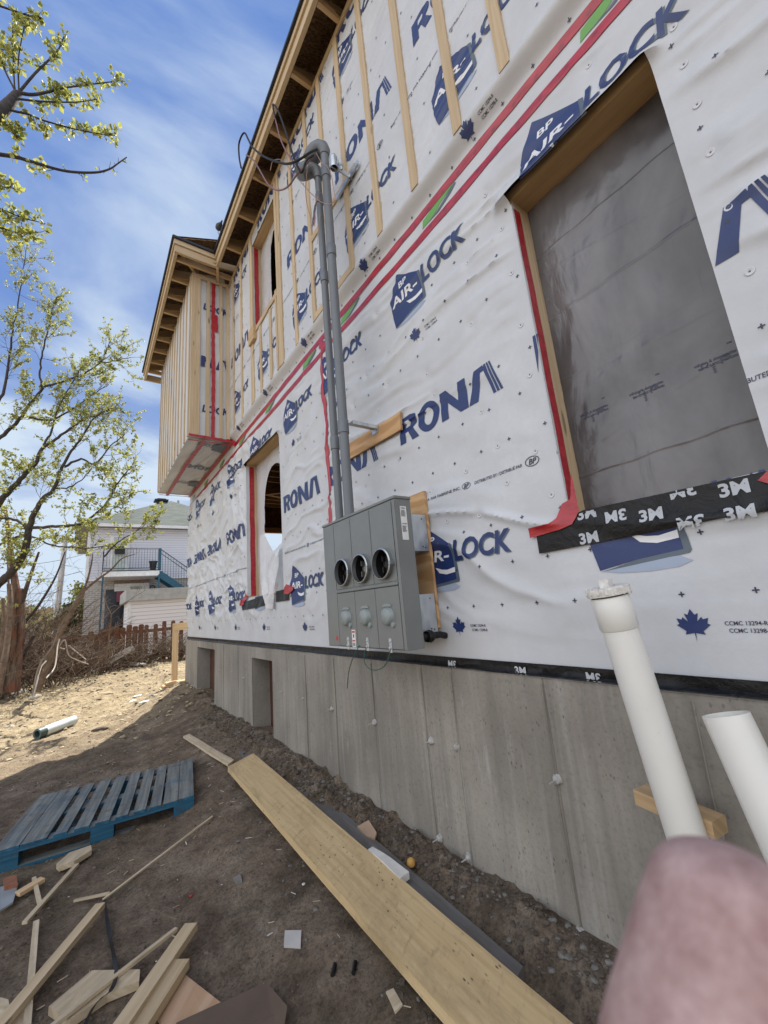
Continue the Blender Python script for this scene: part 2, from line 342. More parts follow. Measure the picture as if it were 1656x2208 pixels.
NAILS = [(.99,1.84),(.98,1.56),(.98,1.26),(.98,.99),(1.23,1.83),(1.27,1.46),(1.29,.94),(1.66,1.62),(1.66,1.36),(1.62,1.20),(1.75,.62),(1.45,.66),(1.40,.40),(1.64,.42),(1.22,.72),(1.20,.52),(1.02,.62),(.98,.40),
 (.17,1.98),(.175,1.8),(.175,1.61),(.18,1.4),(.18,1.17),(.18,.92),(.17,.68),(2.02,.92),(2.2,1.36),(2.3,1.7),(2.5,1.55),(2.44,.86),(2.05,1.5),(2.1,2.1),(1.05,2.12),(.45,2.2),(-.1,1.5),(-.2,1.0),(-.1,.5),(2.75,1.3),(2.7,.6),
 (3.4,1.6),(3.7,.7),(3.2,.75),(3.9,1.55),(3.5,-.05),(5.6,.1),(6.4,.6),(2.05,.2),(2.6,.1),(1.98,-.2)]
NAILS = [(y, z) for y, z in NAILS]
_na = np.array(NAILS)
def wrap_x(y, z):
    """x of the wrap surface: plane, ledge, folds and fastener dimples"""
    y = np.asarray(y, float); z = np.asarray(z, float)
    base = WX-(WX-UX)*sst(ZL0, ZL1, z)
    d = .004*fbm(y*1.3, z*1.3, 3, 1)
    low = 1-sst(2.2, 2.35, z)
    # taut sheet near the meter: long creases that run almost level, with a slight sag
    u = y*.55+fbm(y*1.1, z*1.1, 2, 5)*1.2; v = z*5.2-y*.9*np.exp(-((z-.9)/1.2)**2)+fbm(y*.9, z*1.4, 2, 8)*2.4
    r = 1-np.abs(2*fbm(u, v, 3, 3)-1); r = np.clip((r-.55)/.45, 0, 1)**1.6
    near = (1-sst(2.85, 3.05, y))*low*(.35+.65*sst(.3, .5, fbm(y*.8+3, z*.9, 2, 12)))*sst(-.3, .1, z)
    d = d+near*r*.020+near*.006*(fbm(y*4+z*2, z*9-y*2, 3, 15)-.5)
    near2 = (1-sst(3.9, 4.3, y))*sst(2.8, 2.95, y)*low*sst(-.25, .15, z); u2 = y*1.3+z*.8; v2 = z*4.2+y*1.1+fbm(y*2, z*2, 2, 21)*2.2
    r2 = 1-np.abs(2*fbm(u2, v2, 3, 23)-1); d = d+near2*np.clip((r2-.6)/.4, 0, 1)**1.6*.018
    # baggy, crumpled sheet at the far end
    far = sst(3.9, 5.2, y)*low*sst(-.28, .25, z)
    wx_ = fbm(y*1.2, z*1.2, 2, 31)*2.2; ya = y*1.7+z*1.5+wx_; za = z*2.1-y*1.5+fbm(y*1.6, z*1.3, 2, 35)*2.0
    r3 = 1-np.abs(2*fbm(ya*1.15, za*1.1, 3, 37)-1); r4 = 1-np.abs(2*fbm(ya*2.3+7, za*2.1, 2, 41)-1)
    d = d+far*(np.clip((r3-.5)/.5, 0, 1)**1.6*.036+np.clip((r4-.6)/.4, 0, 1)**1.5*.016)
    # upper storey: fine slanting creases
    up = sst(ZL1, ZL1+.1, z); ru = 1-np.abs(2*fbm(y*1.2+z*.3, z*13+y*4, 3, 51)-1); d = d+up*np.clip((ru-.5)/.5, 0, 1)**1.4*.008
    for (a, b, c, e) in OPEN:
        q = np.hypot(np.maximum(np.maximum(a-y, y-b), 0), np.maximum(np.maximum(c-z, z-e), 0)); d = d*(.12+.88*sst(0, .16, q))
    # rolled edge over the ledge
    lg = np.exp(-((z-2.56)/.07)**2); d = d+lg*(.010+.016*fbm(y*1.6, z, 2, 61))
    # head flaps over the windows flare outwards
    for (a, b, zb, ext, am) in ((.235, 1.0, 1.95, .15, .055), (4.03, 5.40, 1.96, .12, .035)):
        m_ = sst(a-.06, a+.05, y)*(1-sst(b-.04, b+.03, y)); d = d+m_*np.clip((zb+ext-z)/ext, 0, 1.2)**2*am*np.where(z < zb, np.exp(-(zb-z)/.015), 1)*(.75+.5*fbm(y*5, z*2, 2, 66))
    # seam of the two sheets
    d = d+np.exp(-((y-2.985-.02*np.sin(z*5))/.022)**2)*(z < 2.4)*.010
    if y.size < 4e6:
        for (ny, nz2) in NAILS:
            q = ((y-ny)**2+(z-nz2)**2); d = d*(1-.85*np.exp(-q/.0012))
            ang = np.arctan2(z-nz2, y-ny); 
    return base-d
house = empty('unfinished_house', (1.65, 4, -1.3), 'two-storey house under construction wrapped in white printed house wrap on a raw concrete foundation', 'house')

def fill(polys):
    """2-D polygons (even-odd) to a flat triangle mesh"""
    cu = bpy.data.curves.new('t', 'CURVE'); cu.dimensions = '2D'; cu.fill_mode = 'BOTH'
    for p in polys:
        s = cu.splines.new('POLY'); s.points.add(len(p)-1); s.use_cyclic_u = True
        for i, q in enumerate(p): s.points[i].co = (q[0], q[1], 0, 1)
    return _tomesh(cu)
def _tomesh(cu):
    o = bpy.data.objects.new('t', cu); C.objects.link(o); bpy.context.view_layer.update()
    me = bpy.data.meshes.new_from_object(o.evaluated_get(bpy.context.evaluated_depsgraph_get()))
    vs = [tuple(v.co[:2]) for v in me.vertices]; fs = [tuple(p.vertices) for p in me.polygons]
    bpy.data.objects.remove(o); bpy.data.meshes.remove(me); bpy.data.curves.remove(cu); return vs, fs
def text(s, h, x=0, y=0, shear=0.0, bold=0.0, width=None, sx=1.0):
    cu = bpy.data.curves.new('t', 'FONT'); cu.body = s; cu.size = h/.71; cu.shear = shear; cu.offset = bold*h; cu.resolution_u = 3; cu.fill_mode = 'FRONT'
    vs, fs = _tomesh(cu); a = np.array(vs); x0 = a[:,0].min(); ww = a[:,0].max()-x0
    k = (width/ww) if width else sx
    return [((v[0]-x0)*k+x, v[1]+y) for v in vs], fs
def cut(vf, step):
    vs, fs = vf; bm = bmesh.new(); bv = [bm.verts.new((v[0], v[1], 0)) for v in vs]
    for f in fs:
        try: bm.faces.new([bv[i] for i in f])
        except ValueError: pass
    a = np.array(vs)
    for ax in (0, 1):
        lo, hi = a[:,ax].min(), a[:,ax].max(); k = math.ceil(lo/step)*step
        while k < hi:
            co = [0, 0, 0]; co[ax] = k; no = [0, 0, 0]; no[ax] = 1
            bmesh.ops.bisect_plane(bm, geom=bm.verts[:]+bm.edges[:]+bm.faces[:], plane_co=co, plane_no=no, dist=1e-6); k += step
    bm.verts.ensure_lookup_table(); bm.verts.index_update()
    r = ([tuple(v.co[:2]) for v in bm.verts], [tuple(v.index for v in f.verts) for f in bm.faces]); bm.free(); return r
def circ(cx, cy, rx, ry=None, n=28, a0=0, a1=2*math.pi):
    ry = ry or rx; return [(cx+rx*math.cos(a0+(a1-a0)*i/n), cy+ry*math.sin(a0+(a1-a0)*i/n)) for i in range(n)]
LEAF = [(0,-.5),(.02,-.22),(.28,-.27),(.24,-.16),(.48,.04),(.40,.08),(.45,.26),(.30,.22),(.27,.30),(.13,.15),(.20,.42),(.10,.37),(0,.56)]
LEAF = [(x, y) for x, y in LEAF]+[(-x, y) for x, y in LEAF[-2:0:-1]]
def scl(p, k, dx=0, dy=0): return [(x*k+dx, y*k+dy) for x, y in p]
INK = {'wrap': 0, 'navy': 1, 'black': 2, 'white': 3, 'green': 4, 'pale': 5, 'slate': 6}
INKM = [WRAP, NAVY, BLACKINK, WHITEINK, GREEN, PALEINK, SLATE]
# --- the printed marks, local x to the right, y up (metres)
S1 = .015
m_house = cut(fill([[(-.005,.225),(.09,.385),(.30,.245),(.315,.045),(.16,.028),(.02,.003),(0,.10)]]), S1)
m_rim = cut(fill([[(.30,.25),(.322,.235),(.338,.04),(.33,.03),(.16,.012),(.03,-.002),(.16,.028),(.315,.045)]]), S1)
m_ell = cut(fill([[(.02,.0),(.20,.026),(.30,.024),(.335,.004),(.29,-.012),(.2,-.018),(.10,-.014)]]), S1)
m_sw = cut(fill([[(.155,.125),(.185,.09),(.24,.078),(.31,.085),(.312,.112),(.25,.103),(.21,.108)]]), S1)
m_air = cut(text('AIR-', .062, .008, .158, .12, .035, .27), S1)
m_bp = cut(text('BP', .042, .10, .262, .1, .03, .085), S1)
m_lock = cut(text('LOCK', .108, .318, .148, .16, .045, .385), S1)
m_lock2 = cut(text('LOCK', .108, .324, .141, .16, .035, .385), S1)
R_ = [[(0,0),(.006,.175),(.12,.178),(.165,.165),(.178,.135),(.172,.10),(.135,.082),(.185,.0),(.118,0),(.09,.068),(.062,.066),(.058,0)], [(.064,.145),(.062,.10),(.105,.103),(.118,.122),(.105,.146)]]
O_ = [circ(.285,.088,.098,.094,32), circ(.287,.088,.042,.055,24)]
N_ = [[(.395,0),(.398,.177),(.452,.177),(.535,.075),(.548,.178),(.605,.178),(.607,.0),(.545,0),(.455,.098),(.452,0)]]
A_ = [[(.605,.0),(.672,.178),(.742,.184),(.785,.08),(.762,.08),(.728,.135),(.690,.085),(.672,0)]]
A2 = [[(.742,.184),(.762,.184),(.812,.0),(.785,0),(.738,.155)], [(.770,.184),(.785,.184),(.835,0),(.818,0)]]
A2 = [[(.735,.165),(.742,.184),(.752,.184),(.795,.0),(.776,.0)],[(.757,.184),(.768,.184),(.817,.0),(.801,.0)],[(.773,.184),(.783,.184),(.838,.0),(.823,.0)]]
A_ = [[(.612,.0),(.672,.178),(.735,.184),(.742,.150),(.715,.150),(.676,.0)]]
m_rona = [cut(fill(g), S1) for g in (R_, O_, N_, A_, [A2[0]], [A2[1]], [A2[2]])]
m_leaf = cut(fill([scl(LEAF, .10)]), S1)
m_ccmc = [text('CCMC 13294-R', .0125, .085, .002, 0, .02, .105), text('CCMC 13298-R', .0125, .092, -.020, 0, .02, .105)]
m_line1 = [text('MADE IN CANADA PAR FABRENE INC.', .016, 0, 0, .1, .015, .50), text('BP', .022, .525, -.003, .3, .03), text('DISTRIBUTED BY / DISTRIBUÉ PAR', .016, .60, 0, .1, .015, .30), text('BP', .026, .935, -.003, .3, .03),
           fill([circ(.543, .008, .030, .019), circ(.543, .008, .027, .016)]), fill([circ(.955, .01, .038, .024), circ(.955, .01, .034, .020)])]
m_plus = fill([[(-.009,-.0022),(-.0022,-.0022),(-.0022,-.009),(.0022,-.009),(.0022,-.0022),(.009,-.0022),(.009,.0022),(.0022,.0022),(.0022,.009),(-.0022,.009),(-.0022,.0022),(-.009,.0022)]])
m_green = cut(fill([[(0,0),(.012,.055),(.16,.075),(.29,.085),(.28,.06),(.17,.035),(.11,.008)]]), S1)
m_slate = cut(fill([[(.02,-.002),(.12,.0),(.20,.025),(.30,.058),(.315,.045),(.26,.016),(.15,-.012)]]), S1)
def stamp(mb, vf, y, z, inkname, off=.0025, surf=None, clip=True, yr=None, zr=None):
    """print a 2-D mark on the wall with its origin at (y, z)"""
    vs, fs = vf; Y = y-np.array([v[0] for v in vs]); Z = z+np.array([v[1] for v in vs])
    keep = []
    for f in fs:
        cy_ = Y[list(f)].mean(); cz_ = Z[list(f)].mean(); ok = True
        if clip:
            for (a, b, c, d_) in OPEN:
                if a < cy_ < b and c < cz_ < d_: ok = False
        if yr and not (yr[0] < cy_ < yr[1]): ok = False
        if zr and not (zr[0] < cz_ < zr[1]): ok = False
        if ok: keep.append(f)
    if not keep: return
    X = (surf or wrap_x)(Y, Z)-off
    mi = INK[inkname] if isinstance(inkname, str) else inkname
    mb.add(list(zip(X.tolist(), Y.tolist(), Z.tolist())), keep, mi)
def airlock(mb, y, z, **k):
    o = k.pop('off', .0025)
    stamp(mb, m_ell, y, z, 'pale', off=o, **k); stamp(mb, m_rim, y, z, 'slate', off=o+.0004, **k); stamp(mb, m_house, y, z, 'navy', off=o+.0008, **k)
    stamp(mb, m_sw, y, z, 'white', off=o+.0018, **k); stamp(mb, m_air, y, z, 'white', off=o+.0018, **k); stamp(mb, m_bp, y, z, 'white', off=o+.0018, **k)
    stamp(mb, m_lock2, y, z, 'slate', off=o, **k); stamp(mb, m_lock, y, z, 'navy', off=o+.0008, **k)
def rona(mb, y, z, **k):
    for g in m_rona: stamp(mb, g, y, z, 'navy', **k)
def leafmark(mb, y, z, **k):
    stamp(mb, m_leaf, y, z, 'navy', **k)
    for t in m_ccmc: stamp(mb, t, y, z, 'black', **k)
def lineprint(mb, y, z, **k):
    for t in m_line1: stamp(mb, t, y, z, 'black', **k)

# --- front wrap
def lines(a, b, st, brk):
    s = sorted([a, b]+[q for q in brk if a < q < b]); o = []
    for i in range(len(s)-1):
        n = max(1, round((s[i+1]-s[i])/st)); o += [s[i]+(s[i+1]-s[i])*j/n for j in range(n)]
    return o+[s[-1]]
yb = [q for o in OPEN for q in o[:2]]; zb = [q for o in OPEN for q in o[2:]]
ys = lines(-4, -.4, .2, [])[:-1]+lines(-.4, 3.0, .0135, yb)[:-1]+lines(3.0, 9.03, .021, yb)
zs = lines(Z0, 2.7, .0135, zb)[:-1]+lines(2.7, ZT, .02, zb)
ys = np.array(ys); zs = np.array(zs); YY, ZZ = np.meshgrid(ys, zs, indexing='ij'); XX = wrap_x(YY, ZZ)
wr = MB(); ny, nz_n = YY.shape
wr.v = list(zip(XX.ravel().tolist(), YY.ravel().tolist(), ZZ.ravel().tolist()))
yc = (ys[:-1]+ys[1:])/2; zc_ = (zs[:-1]+zs[1:])/2
for i in range(ny-1):
    hs = [(c, d_) for (a, b, c, d_) in OPEN if a < yc[i] < b]
    for j in range(nz_n-1):
        if any(c < zc_[j] < d_ for c, d_ in hs): continue
        q = i*nz_n+j; wr.f.append((q, q+1, q+nz_n+1, q+nz_n)); wr.m.append(0); wr.uv.append([(0, 0)]*4)
for k in range(-3, 8):
    yy = 1.97+1.08*k if k <= 0 else None
# near sheet (right of the seam) and far sheet have their own register
NEAR = dict(yr=(-4, 2.97)); FAR = dict(yr=(3.0, 9.02), off=.005)
for k in range(-3, 2):
    y0 = 1.97+1.105*k
    rona(wr, y0, 1.0, zr=(-9, 9), **NEAR); airlock(wr, 1.92+1.10*k, 1.84, **NEAR); airlock(wr, 1.93+1.08*k, .045, **NEAR)
    leafmark(wr, 1.64+1.08*k, -.165, **NEAR); leafmark(wr, 1.71+1.08*k, 1.665, **NEAR)
    lineprint(wr, 2.0+1.08*k, .57, **NEAR)
    stamp(wr, m_green, 1.54+1.08*k+.0, 2.345, 'green', **NEAR); stamp(wr, m_slate, 1.54+1.08*k, 2.35, 'slate', off=.003, **NEAR)
stamp(wr, fill([[(0, 0), (.004, .19), (.034, .19), (.034, 0)]]), .936, .975, 'navy', **NEAR)
for k in range(0, 6):
    rona(wr, 4.0+1.09*k-.03*(k > 0), 1.0, **FAR); airlock(wr, 3.90+1.09*k, 1.84, **FAR); airlock(wr, 3.88+1.09*k, .045, **FAR)
    leafmark(wr, 3.60+1.09*k, -.165, **FAR); leafmark(wr, 3.68+1.09*k, 1.665, **FAR); lineprint(wr, 4.0+1.09*k, .57, **FAR)
    stamp(wr, m_green, 3.40+1.08*k, 2.345, 'green', off=.004, yr=(3.0, 9.02)); stamp(wr, m_slate, 3.40+1.08*k, 2.35, 'slate', off=.0045, yr=(3.0, 9.02))
for k in range(-3, 7):
    yy = 1.26+1.09*k; K = dict(yr=(-4, 9.0))
    airlock(wr, yy, 2.80, zr=(2.605, 9), **K); airlock(wr, yy+.0, 4.60, **K); rona(wr, yy+1.18, 3.62, **K); leafmark(wr, yy-.10, 4.32, **K)
    leafmark(wr, yy-.20, 2.545, zr=(2.49, 2.6), **K); lineprint(wr, yy+.4, 3.30, **K); rona(wr, yy+1.0, 5.02, **K)
for zi in range(0, 30):
    z = -.06+.197*zi
    for k in range(-6, 46):
        y = .19*k+(.095 if zi % 2 else 0)+.004*math.sin(k*9.1+zi)
        if y < -.5 or y > 8.9: continue
        if zi % 4 == 3: continue
        stamp(wr, m_plus, y, z, 'black', off=.003 if y < 3 else .0045)
wrap = wr.build('house_wrap', INKM, house, smooth=True)

# --- cap nails
nb = MB(); nb.lathe((0, 0, 0), (-1, 0, 0), [(0, .0001), (.0006, .0135), (.0022, .0130), (.0028, .009), (.0016, .0075), (.0016, .003)], 20, 0); nb.lathe((0, 0, 0), (-1, 0, 0), [(.0016, .0035), (.0026, .003), (.003, .0001)], 10, 1)
CAPW = simple('white_plastic_cap', (.56, .57, .59), .35); NAILH = simple('nail_head', (.10, .10, .11), .4, .6)
n0 = None
for (ny_, nz2) in NAILS:
    if any(a < ny_ < b and c < nz2 < d_ for (a, b, c, d_) in OPEN): continue
    x = float(wrap_x(ny_, nz2))-.001
    if n0 is None: n0 = nb.build('cap_nail', [CAPW, NAILH], house, smooth=True, org=(0, 0, 0)); o = n0
    else: o = n0.copy(); C.objects.link(o)
    o.location = Vector((x, ny_, nz2))-house.location

# --- red tape
def strip(pts, w, jit=.004, step=.03):
    """wavy band along a 2-D polyline"""
    out = []; 
    for i in range(len(pts)-1):
        a = np.array(pts[i]); b = np.array(pts[i+1]); n = max(1, int(np.hypot(*(b-a))/step)); out += [tuple(a+(b-a)*j/n) for j in range(n)]
    out.append(pts[-1]); L = []; R = []
    for i, p in enumerate(out):
        a = np.array(out[max(i-1, 0)]); b = np.array(out[min(i+1, len(out)-1)]); d = (b-a)/max(np.hypot(*(b-a)), 1e-9); nn = np.array((-d[1], d[0]))
        ww = w/2+jit*(float(fbm(np.array(i*.23), np.array(w*50+len(out)), 2, 71))-.5)*2; sh = jit*1.5*(float(fbm(np.array(i*.11), np.array(w*20+3.3), 2, 75))-.5)*2
        L.append(tuple(np.array(p)+nn*(ww+sh))); R.append(tuple(np.array(p)-nn*(ww-sh)))
    n = len(out); return L+R, [(i, i+1, n+i+1, n+i) for i in range(n-1)]
def tapeobj(pts, w, off=.0045, name='red_tape', m=None, surf=None):
    """pts are (y, z)"""
    t = MB(); vf = strip([(-y, z) for y, z in pts], w); vs = vf[0]; nL = len(vs)//2
    vs2 = []; 
    for q in range(5):
        for i in range(nL): a, b = vs[i], vs[nL+i]; vs2.append((a[0]+(b[0]-a[0])*q/4, a[1]+(b[1]-a[1])*q/4))
    fs = [(q*nL+i, q*nL+i+1, (q+1)*nL+i+1, (q+1)*nL+i) for q in range(4) for i in range(nL-1)]
    stamp(t, (vs2, fs), 0, 0, 0, off=off, clip=False, surf=surf); return t.build(name, m or RED, house, smooth=True)
tapeobj([(-1.2, 2.44), (2.0, 2.445), (5.78, 2.43)], .058); tapeobj([(-1.2, 2.29), (1.5, 2.295), (4.4, 2.30), (9.02, 2.31)], .055)
tapeobj([(2.97, 2.38), (2.96, 1.6), (2.97, .9), (2.965, .55)], .045, .006)
tapeobj([(3.02, 2.40), (2.9, 2.34)], .06, .0075)

# --- window openings
FILM = NM('grey_poly_sheet', .27, spec=.7)
def film_mat():
    m = FILM; a = m.noise(3.2, 4, .55, m.map((1, 1, .55)), .3); b = m.noise(5, 4, .5, m.map((1, 1, .45), rot=(.5, 0, 0)), .5)
    m.col(m.mix(m.ramp(a, [(.3, 0.), (.72, 1.)]), (.050, .047, .050), (.17, .163, .168))); m.bump(b, .60, .03)
    m.b.inputs['Alpha'].default_value = .93; return m.m
FILMM = film_mat()
MILK = NM('milky_poly_sheet', .3, spec=.6); MILK.bump(MILK.noise(7, 6, .65, None, 1.0), .7, .03); MILK.col((.62, .62, .63)); MILK.b.inputs['Alpha'].default_value = .82; MILKM = MILK.m
def framing(y0, y1, z0, z1, xf, depth, name='window_opening', label=None):
    """rough opening: two jambs, header, sill"""
    t = .038; e = MB(); 
    fr = empty(name, (xf, (y0+y1)/2, z0)); fr.parent = house; fr.location = Vector((xf, (y0+y1)/2, z0))-house.location; fr['_o'] = (xf, (y0+y1)/2, z0)
    for nm, b in (('jamb', (xf+.004, xf+depth, y1-.0, y1+t, z0-.05, z1+.0)), ('jamb', (xf+.004, xf+depth, y0-t, y0, z0-.05, z1)), ('header', (xf+.004, xf+depth, y0-t, y1+t, z1, z1+.06)), ('sill', (xf+.004, xf+depth, y0, y1, z0-.045, z0-.004))):
        m_ = MB(); m_.box(*b); 
        ob = m_.build(nm, W_HEAD if nm != 'jamb' else W_PINE, None); w_ = ob.location.copy(); ob.parent = fr; ob.location = w_-Vector(fr['_o'])
    return fr
def inpart(mb, name, mats, par, **k):
    ob = mb.build(name, mats, None, **k); ob.parent = par; ob.location = ob.location-Vector(par['_o']); return ob
w1 = framing(.26, .915, .29, 1.95, 1.652, .15); w2 = framing(4.09, 5.27, .20, 1.96, 1.652, .16); w3 = framing(3.82, 4.68, 3.62, 4.96, 1.595, .145)
# grey film in the near window, folded in level creases
f = MB(); gy = np.linspace(.262, .913, 46); gz = np.linspace(.27, 1.95, 420); GY, GZ = np.meshgrid(gy, gz, indexing='ij')
def film_x(y, z):
    y = np.asarray(y, float); z = np.asarray(z, float)
    d = .012*fbm(y*3, z*3, 3, 81)+.006*(1-np.abs(2*fbm(y*5+z*3, z*3-y*4, 3, 84)-1))
    for zc0 in (1.66, 1.30, .49): d = d+.003*np.exp(-((z-zc0+.03*(y-.5)+.003*np.sin(y*30))/.005)**2)
    for zc0, sl0 in ((1.0, .10), (.93, .04), (1.48, -.2), (.70, .3)): d = d+.003*fbm(y*7, z*2, 2, 88)*np.exp(-((z-zc0+sl0*(y-.5)+.008*fbm(y*9, z*0, 2, 89))/.006)**2)
    d = d+.010*np.clip(1-np.abs(2*fbm(y*6+z*1.5, z*1.6-y*2, 2, 87)-1)-.7, 0, 1)
    d = d+.003*np.exp(-((z-.90-.05*np.sin(y*5))/.03)**2)
    return 1.800-d
GX = film_x(GY, GZ); f.v = list(zip(GX.ravel().tolist(), GY.ravel().tolist(), GZ.ravel().tolist()))
for i in range(45):
    for j in range(419): q = i*420+j; f.f.append((q, q+1, q+421, q+420)); f.m.append(0); f.uv.append([(0, 0)]*4)
fm = INK.copy()
for y0 in (.915, .70, .47, .30):
    tt = text('sabic-canada & polyfilm', .011, 0, 0, .2, .02, .125); stamp(f, ([(-x, y) for x, y in tt[0]], [tuple(reversed(q)) for q in tt[1]]), y0-.185, .745, 1, off=.002, surf=film_x, clip=False, yr=(.275, .855))
    tt = text('05000-CANCOOB-S1.24-MBB', .009, 0, 0, .2, .02, .115); stamp(f, ([(-x, y) for x, y in tt[0]], [tuple(reversed(q)) for q in tt[1]]), y0-.185, .728, 1, off=.002, surf=film_x, clip=False, yr=(.275, .855))
    stamp(f, fill([circ(-.01, .012, .011), circ(-.01, .012, .008)]), y0-.165, .73, 1, off=.002, surf=film_x, clip=False, yr=(.275, .855)); stamp(f, fill([scl(LEAF, .012, -.01, .012)]), y0-.165, .73, 1, off=.002, surf=film_x, clip=False, yr=(.275, .855))
    stamp(f, fill([circ(.155, .012, .011), circ(.155, .012, .008)]), y0-.165, .73, 1, off=.002, surf=film_x, clip=False, yr=(.275, .855))
    stamp(f, fill([[(-.028, 0), (-.024, 0), (-.024, .03), (-.028, .03)]]), y0-.165, .722, 1, off=.002, surf=film_x, clip=False, yr=(.275, .855)); stamp(f, fill([[(.0, .05), (.014, .05), (.014, .054), (.0, .054)]]), y0-.165, .735, 1, off=.002, surf=film_x, clip=False, yr=(.275, .855))
    for q in range(5): stamp(f, fill([[(-.055, q*.007), (-.046, q*.007), (-.046, q*.007+.003), (-.055, q*.007+.003)]]), y0-.165, .700, 1, off=.002, surf=film_x, clip=False, yr=(.275, .855))
inpart(f, 'plastic_sheet', [FILMM, BLACKINK], w1, smooth=True)
# milky film with a torn arch in the other two
def film_hole(y0, y1, z0, z1, x, hole, par):
    f = MB(); ny, nz = 110, 200; gy = np.linspace(y0, y1, ny); gz = np.linspace(z0, z1, nz); GY, GZ = np.meshgrid(gy, gz, indexing='ij')
    GX = x-.02*fbm(GY*3, GZ*3, 3, 91)-.015*(1-np.abs(2*fbm(GY*4+GZ*2, GZ*2.5, 2, 94)-1))
    f.v = list(zip(GX.ravel().tolist(), GY.ravel().tolist(), GZ.ravel().tolist()))
    for i in range(ny-1):
        for j in range(nz-1):
            cy_ = (gy[i]+gy[i+1])/2; cz_ = (gz[j]+gz[j+1])/2
            if hole(cy_, cz_): continue
            q = i*nz+j; f.f.append((q, q+1, q+nz+1, q+nz)); f.m.append(0); f.uv.append([(0, 0)]*4)
    return inpart(f, 'plastic_sheet', MILKM, par, smooth=True)
def hole2(y, z):
    c = 4.62; hw = .36*math.sqrt(max(0, 1-((z-1.35)/.42)**2)) if z > 1.35 else (.36 if z > .95 else .36*max(0, (z-.62)/.33)); return abs(y-c+.02*math.sin(z*5)) < hw
film_hole(4.09, 5.27, .2, 1.96, 1.81, hole2, w2)
film_hole(3.82, 4.68, 3.62, 4.96, 1.735, lambda y, z: abs(y-4.10) < .24*math.sqrt(max(0, 1-((z-4.45)/.42)**2)) if z > 4.45 else abs(y-4.10) < .24, w3)
# loose corner of film that has blown out over the sill
lo = MB(); nn = 40; base = [(1.77, 5.00, .66), (1.74, 4.30, .74), (1.63, 4.28, .02), (1.62, 4.52, .06)]
for i in range(nn):
    for j in range(nn):
        u, v = i/(nn-1), j/(nn-1); a = Vector(base[0]).lerp(Vector(base[1]), u); b = Vector(base[3]).lerp(Vector(base[2]), u); p = a.lerp(b, v)
        p.x -= .022*math.sin(u*11+v*3)*v+.012*math.sin(v*12+u*7)+.03*math.sin(v*3.1)+.015*float(fbm(np.array(u*6.), np.array(v*6.), 3, 143)); p.y += .03*math.sin(v*8); lo.v.append(tuple(p))
for i in range(nn-1):
    for j in range(nn-1): q = i*nn+j; lo.f.append((q, q+1, q+nn+1, q+nn)); lo.m.append(0); lo.uv.append([(0, 0)]*4)
inpart(lo, 'loose_film', MILKM, w2, smooth=True)
# wrap folded round the left jambs, red tape on it
def jambtape(y, z0, z1, x0, x1, par, wob=.006):
    t = MB(); n = 40
    for i in range(n+1):
        z = z0+(z1-z0)*i/n; o = wob*(float(fbm(np.array(i*.21), np.array(y), 2, 99))-.5)*2
        for x in (x0+o, (x0+x1)/2+o, x1+o): t.v.append((x, y-.003, z))
    for i in range(n):
        for k in range(2): q = i*3+k; t.f.append((q, q+1, q+4, q+3)); t.m.append(0); t.uv.append([(0, 0)]*4)
    return inpart(t, 'red_tape', RED, par, smooth=True)
def jambwrap(y, z0, z1, x0, x1, par):
    t = MB(); t.box(x0, x1, y-.0022, y-.0004, z0, z1); return inpart(t, 'wrap_return', WRAP, par)
jambwrap(.915, .30, 1.92, 1.645, 1.672, w1); jambtape(.915, .31, 1.90, 1.660, 1.712, w1)
jambwrap(5.27, .22, 1.94, 1.645, 1.70, w2); jambtape(5.27, .22, 1.94, 1.688, 1.752, w2); jambwrap(4.68, 3.64, 4.94, 1.585, 1.622, w3); jambtape(4.68, 3.64, 4.94, 1.610, 1.668, w3)
# black flashing membrane under the near window
flash_poly = [(-1.08, .152), (-1.08, .255), (-.94, .262), (-.90, .285), (-.85, .298), (-.6, .292), (-.30, .286), (-.12, .284), (-.12, .16), (-.4, .168), (-.8, .158)]
fl = MB(); stamp(fl, cut(fill([flash_poly]), .02), 0, 0, 0, off=.006, clip=False, surf=lambda y, z: wrap_x(y, np.minimum(z, .285))-.002-.006*fbm(y*9, z*14, 3, 111))
flash_surf = lambda y, z: wrap_x(y, np.minimum(z, .285))-.002-.006*fbm(y*9, z*14, 3, 111)
def m3(mb, y, z, up=True, h=.042, mi=1, surf=flash_surf, **k):
    t = text('3M', h, 0, 0, 0, .05, h*1.85); vs = t[0]
    if not up: vs = [(h*1.85-a, h-b) for a, b in vs]
    stamp(mb, cut((vs, t[1]), .02), y, z, mi, off=.0075, clip=False, surf=surf, **k)
for i, (y, z, u) in enumerate([(.885, .163, True), (.875, .262, True), (.765, .225, False), (.645, .205, True), (.53, .150, False), (.40, .155, True), (.535, .262, False), (.40, .235, True), (.22, .17, True)]): m3(fl, y, z, u, zr=(.158, .288), yr=(.12, 1.08))
fl.build('flashing_membrane', [BLACK, SILVER], house, smooth=True)
r_ = MB(); stamp(r_, cut(fill([[(-1.11, .228), (-1.11, .272), (-1.0, .272), (-.965, .29), (-.93, .345), (-.89, .355), (-.862, .47), (-.862, .30), (-.90, .25), (-.96, .238)]]), .02), 0, 0, 0, off=.0105, clip=False, surf=lambda y, z: wrap_x(y, z)-.004-.008*fbm(y*18, z*18, 3, 121))
r_.build('red_tape', RED, house, smooth=True)
r_ = MB(); stamp(r_, cut(fill([[(-.30, .262), (-.27, .285), (-.245, .34), (-.20, .33), (-.18, .25), (-.25, .225)]]), .02), 0, 0, 0, off=.0105, clip=False, surf=lambda y, z: wrap_x(y, np.minimum(z, .28))-.008-.008*fbm(y*18, z*18, 3, 131)); r_.build('red_tape', RED, house, smooth=True)
